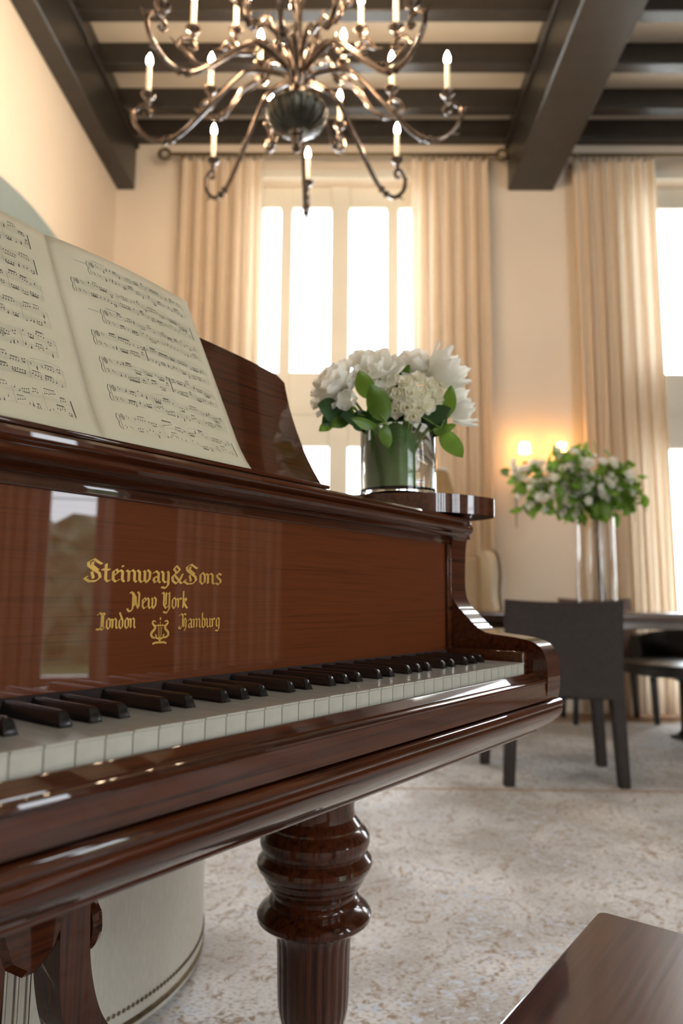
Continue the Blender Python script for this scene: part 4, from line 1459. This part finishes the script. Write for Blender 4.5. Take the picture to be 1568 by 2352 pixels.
# ------------------------------------------------------------------ flowers on the piano
def petal_mesh(name, length, width, cup, ruffle, seed, tip=0.35, mat=PETAL):
    rnd = random.Random(seed)
    nx, ny = 6, 7
    vs, fs = [], []
    ph = rnd.uniform(0, 6)
    for j in range(ny + 1):
        t_ = j / ny
        wd = width * (sin(pi * min(1, t_ * 0.62 + 0.14)) ** 0.8) * (1 - max(0, t_ - 0.72) * tip / 0.28 * 0.9)
        for i in range(nx + 1):
            s = i / nx * 2 - 1
            x = s * wd / 2
            z = length * t_ - (0.10 * length * s * s * t_ * t_)
            y = cup * length * (t_ * t_ * 0.9 - 1.1 * t_) + 0.8 * cup * width * s * s * 0.5 + ruffle * sin(5 * s + ph + 3 * t_) * t_ * t_
            vs.append((x, y, z))
    for j in range(ny):
        for i in range(nx):
            a = j * (nx + 1) + i
            fs.append((a, a + 1, a + nx + 2, a + nx + 1))
    me = bpy.data.meshes.new(name)
    me.from_pydata(vs, [], fs)
    me.materials.append(mat)
    me.polygons.foreach_set('use_smooth', [True] * len(me.polygons))
    return me


def place(name, me, parent, mt):
    o = bpy.data.objects.new(name, me)
    C.objects.link(o)
    o.parent = parent
    o.matrix_local = mt
    return o


def stem_to(name, parent, world_from, world_to, rad, mat):
    """stem in the parent's own frame (parents here carry only location)"""
    o = Vector(parent.location)
    a, b_ = Vector(world_from) - o, Vector(world_to) - o
    mid = (a + b_) / 2 + Vector((0, 0, 0.015))
    return tube(name, catmull([a, mid, b_], 5), rad, mat, parent, 7)


VB = Matrix.Translation((0.2766, 1.116, 0)) @ Matrix.Rotation(pi / 2 - PHI, 4, 'Z')
vc = VB @ Vector((-0.048, 0.203, 0))
VX, VY = vc.x, vc.y
ZB = 1.0002
VR = 0.0665
vase = thing('flower_vase', 'short round clear glass vase of white flowers on the piano', 'vase', (VX, VY, ZB))
VH = 0.122
lathe('glass', [(0.0, 0.0), (VR - 0.003, 0.0), (VR - 0.0005, 0.002), (VR, 0.006), (VR, VH - 0.002), (VR - 0.0015, VH), (VR - 0.0035, VH), (VR - 0.005, VH - 0.002), (VR - 0.005, 0.014), (VR - 0.010, 0.0105), (0.0, 0.0105)][1:-1], VGLASS, vase, 64, angle=50)
# broad leaf coiled inside the glass
wrap = thing('coiled_leaf', 'broad dark green leaf coiled inside the short glass vase', 'leaf', (VX - 0.011, VY - 0.004, ZB + 0.0125))
for li, (r0, a0, a1, h, tilt) in enumerate(((0.0470, 150, 330, 0.106, 0.004), (0.0430, 200, 400, 0.094, -0.006), (0.0390, 20, 250, 0.108, 0.003))):
    vs, fs = [], []
    n_, mz = 36, 6
    for j in range(mz + 1):
        for i in range(n_ + 1):
            a = radians(a0 + (a1 - a0) * i / n_)
            top_ = h * (0.90 + 0.10 * sin(3 * a)) + tilt * cos(a)
            rr = r0 - 0.004 * i / n_ + 0.0012 * sin(9 * a + j * 0.2)
            vs.append((rr * cos(a), rr * sin(a), top_ * j / mz))
    for j in range(mz):
        for i in range(n_):
            q = j * (n_ + 1) + i
            fs.append((q, q + 1, q + n_ + 2, q + n_ + 1))
    mesh('leaf_blade', vs, fs, LEAFW, wrap, True, 80)


def px_world(x, y, dY=0.0):
    """design helper: positions of the bouquet measured in metres from the vase centre line"""
    return Vector((VX + (x - 918) * 0.000765, VY + dY, ZB + (1138 - y) * 0.000775))


HUB = Vector((VX, VY, ZB + 0.105))
P_BIG = [petal_mesh('petal', 0.052, 0.050, 0.34, 0.0035, s) for s in (1, 2, 3)]
P_MID = [petal_mesh('petal', 0.040, 0.034, 0.30, 0.0022, s) for s in (4, 5, 6)]
P_SML = [petal_mesh('petal', 0.0135, 0.0125, 0.30, 0.0008, s, mat=PETALC) for s in (7, 8)]
P_TUL = [petal_mesh('petal', 0.062, 0.040, 0.30, 0.0016, s, 0.9) for s in (9, 10)]


def bloom(name, label, centre, axis, layers, meshes, size=1.0, seed=0, group='white blooms in the short vase', disc=None, stem=True):
    rnd = random.Random(seed)
    root = thing(name, label, 'flower', centre, 0, group)
    base = Vector(axis).normalized().to_track_quat('Z', 'Y').to_matrix().to_4x4()
    for (n, tilt, rad, zoff, sc_) in layers:
        o0 = rnd.uniform(0, 6)
        for k in range(n):
            a = o0 + 2 * pi * k / n + rnd.uniform(-0.15, 0.15)
            tl = radians(tilt + rnd.uniform(-7, 7))
            s_ = size * sc_ * rnd.uniform(0.92, 1.06)
            mt = base @ Matrix.Rotation(a, 4, 'Z') @ Matrix.Translation((0, -rad * size, zoff * size)) @ Matrix.Rotation(tl, 4, 'X') @ Matrix.Diagonal((s_, s_, s_, 1))
            place('petal', rnd.choice(meshes), root, mt)
    if disc:
        bm = bmesh.new()
        bmesh.ops.create_icosphere(bm, subdivisions=2, radius=disc * size)
        o = frombm('flower_centre', bm, LEAFB, root)
        o.matrix_local = base @ Matrix.Translation((0, 0, 0.006 * size))
    if stem:
        stem_to('stem', root, Vector(centre) - Vector(axis).normalized() * 0.004, HUB + Vector((rnd.uniform(-.02, .02), rnd.uniform(-.02, .02), -0.07)), 0.0025, STEMG)
    return root


PEONY = [(5, 8, 0.004, 0.006, 0.72), (7, 22, 0.006, 0.003, 0.85), (8, 42, 0.008, 0.0, 0.95), (9, 62, 0.008, -0.004, 1.0), (8, 84, 0.008, -0.008, 0.98)]
bloom('peony', 'full ruffled white peony at the outer edge of the bouquet nearest the music desk', px_world(782, 893, -0.010), (-0.62, -0.30, 0.55), PEONY, P_BIG, 0.98, 1)
bloom('peony', 'creamy white peony at the crown of the bouquet', px_world(958, 850, 0.012), (0.12, -0.15, 1.0), PEONY, P_BIG, 1.0, 2)
bloom('peony', 'white peony half hidden at the rear of the bouquet crown', px_world(900, 862, 0.050), (-0.1, 0.5, 0.9), PEONY, P_BIG, 0.9, 12)
OPEN = [(4, 15, 0.003, 0.004, 0.8), (5, 40, 0.005, 0.0, 1.0), (6, 66, 0.006, -0.004, 1.05)]
bloom('lisianthus', 'open white flower with a grey-green throat left of the crown peony', px_world(873, 868, -0.035), (-0.25, -0.75, 0.55), OPEN, P_MID, 1.10, 3, disc=0.006)
bloom('lisianthus', 'pointed white flower between the two big peonies', px_world(846, 846, 0.005), (-0.2, -0.2, 1.0), [(5, 14, 0.004, 0.002, 1.0), (6, 34, 0.006, 0, 1.1)], P_MID, 1.05, 4)
TULIP = [(3, 4, 0.013, 0.0, 0.95), (3, 12, 0.016, -0.002, 1.0), (3, 20, 0.017, -0.004, 1.0)]
bloom('tulip', 'large cup-shaped white tulip leaning out on the window-wall side', px_world(1000, 872, -0.022), (0.72, -0.25, 0.60), TULIP + [(5, 30, 0.016, -0.004, 0.95)], P_TUL, 1.0, 5)
bloom('tulip', 'small drooping white tulip lowest on the outer side of the bouquet', px_world(1040, 948, -0.012), (0.95, -0.2, 0.10), TULIP, P_TUL, 0.72, 6)
bloom('tulip', 'white tulip bud above the drooping tulip', px_world(1040, 912, 0.005), (0.85, 0.0, 0.40), TULIP, P_TUL, 0.62, 7)
bloom('lisianthus', 'small white bloom tucked under the outer peony', px_world(812, 925, -0.042), (-0.35, -0.7, -0.25), [(5, 24, 0.004, 0.0, 1.0)], P_MID, 0.8, 8)

# cluster of small cream stock florets
cl_pts = [(906, 884), (930, 893), (957, 880), (985, 893), (914, 918), (942, 915), (970, 914), (908, 950), (933, 945), (958, 946), (1012, 888), (1000, 916), (978, 940), (888, 904), (945, 968)]
cluster = thing('stock_spray', 'cluster of small cream florets at the front of the bouquet', 'flower', px_world(945, 915, -0.045))
rnd = random.Random(9)
base_o = Vector(cluster.location)
for i, (x, y) in enumerate(cl_pts):
    c_ = px_world(x, y, -0.055 + 0.012 * abs((x - 945) / 40) + rnd.uniform(-0.006, 0.006)) - base_o
    ax = Vector(((x - 945) / 90, -1.0, (915 - y) / 70 + 0.15)).normalized()
    bm = bmesh.new()
    bq = ax.to_track_quat('Z', 'Y').to_matrix().to_4x4()
    for (n, tilt, sc_) in ((4, 18, 0.8), (5, 50, 1.0), (6, 80, 1.05)):
        o0 = rnd.uniform(0, 6)
        for k in range(n):
            mt = Matrix.Translation(c_) @ bq @ Matrix.Rotation(o0 + 2 * pi * k / n, 4, 'Z') @ Matrix.Translation((0, -0.001, 0)) @ Matrix.Rotation(radians(tilt), 4, 'X') @ Matrix.Scale(sc_ * 1.08, 4)
            me_ = rnd.choice(P_SML)
            base_i = [bm.verts.new(mt @ v.co) for v in me_.vertices]
            for p in me_.polygons:
                bm.faces.new([base_i[q] for q in p.vertices])
    me = bpy.data.meshes.new('floret')
    bm.to_mesh(me)
    bm.free()
    link('floret', me, PETALC, cluster, True, 80)
stem_to('stem', cluster, px_world(945, 940, -0.03), HUB + Vector((0.01, -0.01, -0.06)), 0.003, STEMG)


def leaf_mesh(name, length, width, fold, droop, mat, seed=0):
    nx, ny = 4, 9
    vs, fs = [], []
    for j in range(ny + 1):
        t_ = j / ny
        wd = width * (sin(pi * t_ ** 0.85) ** 0.75 if 0 < t_ < 1 else 0.02)
        for i in range(nx + 1):
            s = i / nx * 2 - 1
            vs.append((s * wd / 2, fold * abs(s) * wd + 0.04 * length * sin(6 * t_ + s), length * t_ - 0.0))
    for v in range(len(vs)):
        x, y, z = vs[v]
        k = z / length
        vs[v] = (x, y - droop * length * k * k, z * (1 - 0.25 * droop * k))
    for j in range(ny):
        for i in range(nx):
            a = j * (nx + 1) + i
            fs.append((a, a + 1, a + nx + 2, a + nx + 1))
    me = bpy.data.meshes.new(name)
    me.from_pydata(vs, [], fs)
    me.materials.append(mat)
    me.polygons.foreach_set('use_smooth', [True] * len(me.polygons))
    return me


LM = {'m': leaf_mesh('leaf', 0.06, 0.028, 0.16, 0.15, LEAF), 'd': leaf_mesh('leaf', 0.06, 0.036, 0.12, 0.18, LEAFD), 'b': leaf_mesh('leaf', 0.06, 0.026, 0.14, 0.12, LEAFB)}


def leaf_at(parent, kind, p0, p1, face, wscale=1.0):
    """leaf from base point to tip point (world), front facing the given direction"""
    o = Vector(parent.location)
    p0, p1 = Vector(p0), Vector(p1)
    z = (p1 - p0)
    L_ = z.length
    z.normalize()
    y = -(Vector(face) - z * Vector(face).dot(z)).normalized()
    x = y.cross(z)
    s_ = L_ / 0.06
    mt = Matrix((x * s_ * wscale, y * s_, z * s_)).transposed().to_4x4()
    mt.translation = p0 - o
    return place('leaf', LM[kind], parent, mt)


FC = Vector((0, -1, 0.25))
sprigs = [
    ('bright green leaf sprig drooping over the front rim of the short vase', (868, 990), -0.070, [('m', (885, 985), (850, 905), 1.25), ('m', (870, 992), (803, 985), 0.85), ('m', (884, 990), (886, 1048), 1.15), ('m', (848, 935), (826, 875), 1.3)]),
    ('dark green leaves under the outer peony', (800, 960), -0.035, [('d', (800, 950), (728, 950), 1.4), ('m', (812, 935), (760, 1000), 1.1), ('d', (810, 940), (742, 985), 1.2), ('d', (840, 960), (780, 975), 1.2), ('m', (770, 965), (738, 1005), 1.0)]),
    ('mid green leaf sprig trailing beside the short vase', (1000, 985), -0.030, [('m', (1010, 985), (1058, 1062), 1.0), ('m', (990, 990), (1045, 985), 1.1), ('d', (970, 960), (1035, 945), 1.2), ('m', (1020, 960), (1036, 892), 1.0)]),
    ('dark leaves in the heart of the bouquet behind the cream florets', (930, 940), -0.015, [('d', (905, 985), (845, 920), 1.3), ('d', (920, 985), (890, 900), 1.3), ('d', (960, 985), (1000, 930), 1.3), ('d', (940, 985), (920, 920), 1.4), ('d', (980, 990), (1030, 960), 1.3), ('m', (870, 930), (845, 885), 1.2), ('d', (900, 880), (925, 848), 1.3), ('m', (915, 870), (945, 836), 1.2), ('b', (965, 880), (967, 838), 0.8), ('d', (905, 975), (893, 925), 1.2), ('d', (985, 985), (962, 932), 1.3), ('m', (1000, 960), (985, 870), 0.9), ('d', (925, 960), (925, 875), 1.2), ('d', (870, 985), (900, 940), 1.5), ('d', (950, 990), (960, 930), 1.5), ('d', (850, 985), (815, 945), 1.4)]),
]
for lab, c_, dY, lv in sprigs:
    sp = thing('leaf_sprig', lab, 'foliage', px_world(*c_, dY), 0, 'green foliage in the short vase')
    for i, (k, a, b_, ws) in enumerate(lv):
        leaf_at(sp, k, px_world(*a, dY), px_world(*b_, dY - 0.018 + 0.008 * (i % 3)), FC + Vector((0.25 * (i % 3 - 1), 0, 0.1 * (i % 2))), ws)
    stem_to('stem', sp, px_world(*lv[0][1], dY), HUB + Vector((0, 0, -0.06)), 0.0018, STEMG)
    for (k, a, b_, ws) in lv[1:4]:
        tube('petiole', [px_world(*lv[0][1], dY) - Vector(sp.location), px_world(*a, dY) - Vector(sp.location)], 0.0014, STEMG, sp, 6)
# inner stems seen through the glass
for k in range(5):
    pass

# unlit table lamp at the near end of the dining table
lamp = thing('table_lamp', 'unlit table lamp with a tan conical shade half hidden behind the flower vase', 'lamp', (0.425, 3.92, TZ + 0.0005))
lathe('base', [(0.085, 0.0), (0.085, 0.018), (0.03, 0.03), (0.022, 0.05)], BRASS, lamp, 32)
lathe('body', [(0.022, 0.05), (0.05, 0.09), (0.072, 0.16), (0.068, 0.24), (0.04, 0.32), (0.018, 0.37), (0.012, 0.56)], BRASS, lamp, 32)
lathe('lamp_shade', [(0.205, 0.52), (0.208, 0.521), (0.135, 0.775), (0.132, 0.774)], TAN, lamp, 40, cap=False)
lathe('shade_rim', [(0.2085, 0.515), (0.2110, 0.516), (0.2095, 0.532), (0.2070, 0.532)], WHITEC, lamp, 40, cap=False)
lathe('shade_rim', [(0.1335, 0.770), (0.1380, 0.770), (0.1365, 0.782), (0.1320, 0.782)], WHITEC, lamp, 40, cap=False)

# ------------------------------------------------------------------ tall vase with blossom branches on the table
TVX, TVY = 1.385, 3.92
tv = thing('tall_vase', 'tall clear glass cylinder vase holding blossom branches on the table', 'vase', (TVX, TVY, TZ + 0.0005))
lathe('glass', [(0.100, 0.0), (0.103, 0.004), (0.103, 0.515), (0.1015, 0.517), (0.099, 0.515), (0.098, 0.02), (0.090, 0.016)], VTHIN, tv, 48, cap=True)
lathe('glass_base', [(0.089, 0.002), (0.0965, 0.004), (0.0965, 0.015), (0.089, 0.0155)], VGLASS, tv, 48)
LF = leaf_mesh('leaf', 0.06, 0.030, 0.14, 0.15, LEAFB)
LF2 = leaf_mesh('leaf', 0.06, 0.032, 0.14, 0.2, LEAF)
PF = [petal_mesh('petal', 0.030, 0.026, 0.25, 0.001, s) for s in (31, 32)]


def blossom_mesh(seed):
    r_ = random.Random(seed)
    bm = bmesh.new()
    for n, tilt in ((3, 25), (5, 62)):
        o0 = r_.uniform(0, 6)
        for k in range(n):
            mt = Matrix.Rotation(o0 + 2 * pi * k / n, 4, 'Z') @ Matrix.Rotation(radians(tilt + r_.uniform(-8, 8)), 4, 'X')
            me_ = r_.choice(PF)
            vi = [bm.verts.new(mt @ v.co) for v in me_.vertices]
            for p in me_.polygons:
                bm.faces.new([vi[q] for q in p.vertices])
    me = bpy.data.meshes.new('blossom')
    bm.to_mesh(me)
    bm.free()
    me.materials.append(PETAL)
    me.polygons.foreach_set('use_smooth', [True] * len(me.polygons))
    return me


BLS = [blossom_mesh(s) for s in (41, 42)]
rnd = random.Random(77)
# branches: way points measured from the vase floor, leaf and blossom counts; every branch carries its own leafy twigs
branches = [
    ('blossom branch reaching furthest towards the piano', [(0.0, 0, 0.48), (-0.14, -0.02, 0.66), (-0.33, -0.04, 0.745), (-0.46, -0.05, 0.73)], 26, 22),
    ('blossom branch arching down on the piano side of the tall vase', [(0.0, -0.02, 0.48), (-0.16, -0.10, 0.64), (-0.31, -0.12, 0.62), (-0.39, -0.12, 0.50)], 44, 34),
    ('upright blossom branch at the crown of the tall arrangement', [(0.0, 0, 0.48), (-0.10, 0.02, 0.68), (-0.14, 0.02, 0.80), (-0.12, 0.02, 0.90)], 46, 30),
    ('white-flowered branch filling the front of the tall arrangement', [(0.0, -0.02, 0.48), (-0.08, -0.12, 0.62), (-0.14, -0.18, 0.72), (-0.22, -0.20, 0.80)], 40, 46),
    ('leafy branch leaning toward the second window', [(0.01, 0, 0.48), (0.05, -0.02, 0.64), (0.10, -0.04, 0.76), (0.15, -0.05, 0.72)], 56, 14),
    ('long leafy branch trailing down on the window side of the tall vase', [(0.02, 0, 0.48), (0.09, -0.04, 0.66), (0.17, -0.06, 0.62), (0.20, -0.07, 0.47)], 46, 8),
    ('low leafy branch spilling over the mouth of the tall vase', [(0.0, -0.03, 0.48), (-0.08, -0.12, 0.58), (-0.17, -0.16, 0.57), (-0.24, -0.18, 0.50)], 56, 20),
    ('leafy branch over the front rim of the tall vase', [(0.01, -0.03, 0.48), (0.02, -0.12, 0.60), (0.03, -0.16, 0.62), (0.05, -0.18, 0.54)], 52, 14),
    ('branch at the rear of the tall arrangement', [(0.0, 0.03, 0.48), (-0.04, 0.10, 0.64), (-0.14, 0.16, 0.74), (-0.26, 0.18, 0.72)], 50, 22),
]
bo = Vector((TVX, TVY, TZ + 0.025))
for bi, (lab, cps, nl, nb_) in enumerate(branches):
    br = thing('blossom_branch', lab, 'branch', bo, 0, 'blossom branches in the tall vase')
    foot_ = (0.030 + 0.022 * cos(bi * 2.4), 0.022 * sin(bi * 2.4), 0.0)
    path = catmull([foot_, (0.012 + 0.008 * cos(bi * 2.4), 0.008 * sin(bi * 2.4), 0.26)] + cps, 8)
    bm = bmesh.new()
    tube_bm(bm, path, lambda t_: 0.0030 - 0.0018 * t_, 7)
    start = int(len(path) * 0.52)
    for k in range(nl + nb_):
        for _ in range(12):
            i = rnd.randint(start, len(path) - 1)
            p = path[i]
            q = p + Vector((rnd.gauss(0, 0.055), rnd.gauss(0, 0.05), rnd.gauss(0, 0.045)))
            e = ((q.x + 0.15) / 0.37) ** 2 + (q.y / 0.34) ** 2 + ((q.z - 0.675) / 0.215) ** 2
            if e < 1 or (bi in (0, 5) and e < 1.35):
                break
        if (q - p).length > 0.01:
            tube_bm(bm, [p, q], 0.0011, 4)
        outw = (q - Vector((-0.14, 0, 0.60))).normalized()
        if k < nl:
            dirv = (outw * 0.5 + Vector((rnd.gauss(0, 0.6), rnd.gauss(0, 0.6), rnd.gauss(-0.45, 0.5)))).normalized()
            qq = dirv.to_track_quat('Z', 'Y').to_matrix().to_4x4()
            place('leaf', rnd.choice((LF, LF, LF2)), br, Matrix.Translation(q) @ qq @ Matrix.Rotation(rnd.uniform(0, 6), 4, 'Z') @ Matrix.Scale(rnd.uniform(1.0, 1.75), 4))
        else:
            dirv = (outw + Vector((rnd.gauss(0, 0.4), rnd.gauss(-0.4, 0.4), rnd.gauss(0.2, 0.4)))).normalized()
            qq = dirv.to_track_quat('Z', 'Y').to_matrix().to_4x4()
            place('blossom', rnd.choice(BLS), br, Matrix.Translation(q) @ qq @ Matrix.Scale(rnd.uniform(0.8, 1.25), 4))
    frombm('stem', bm, TWIG, br, True, 60)
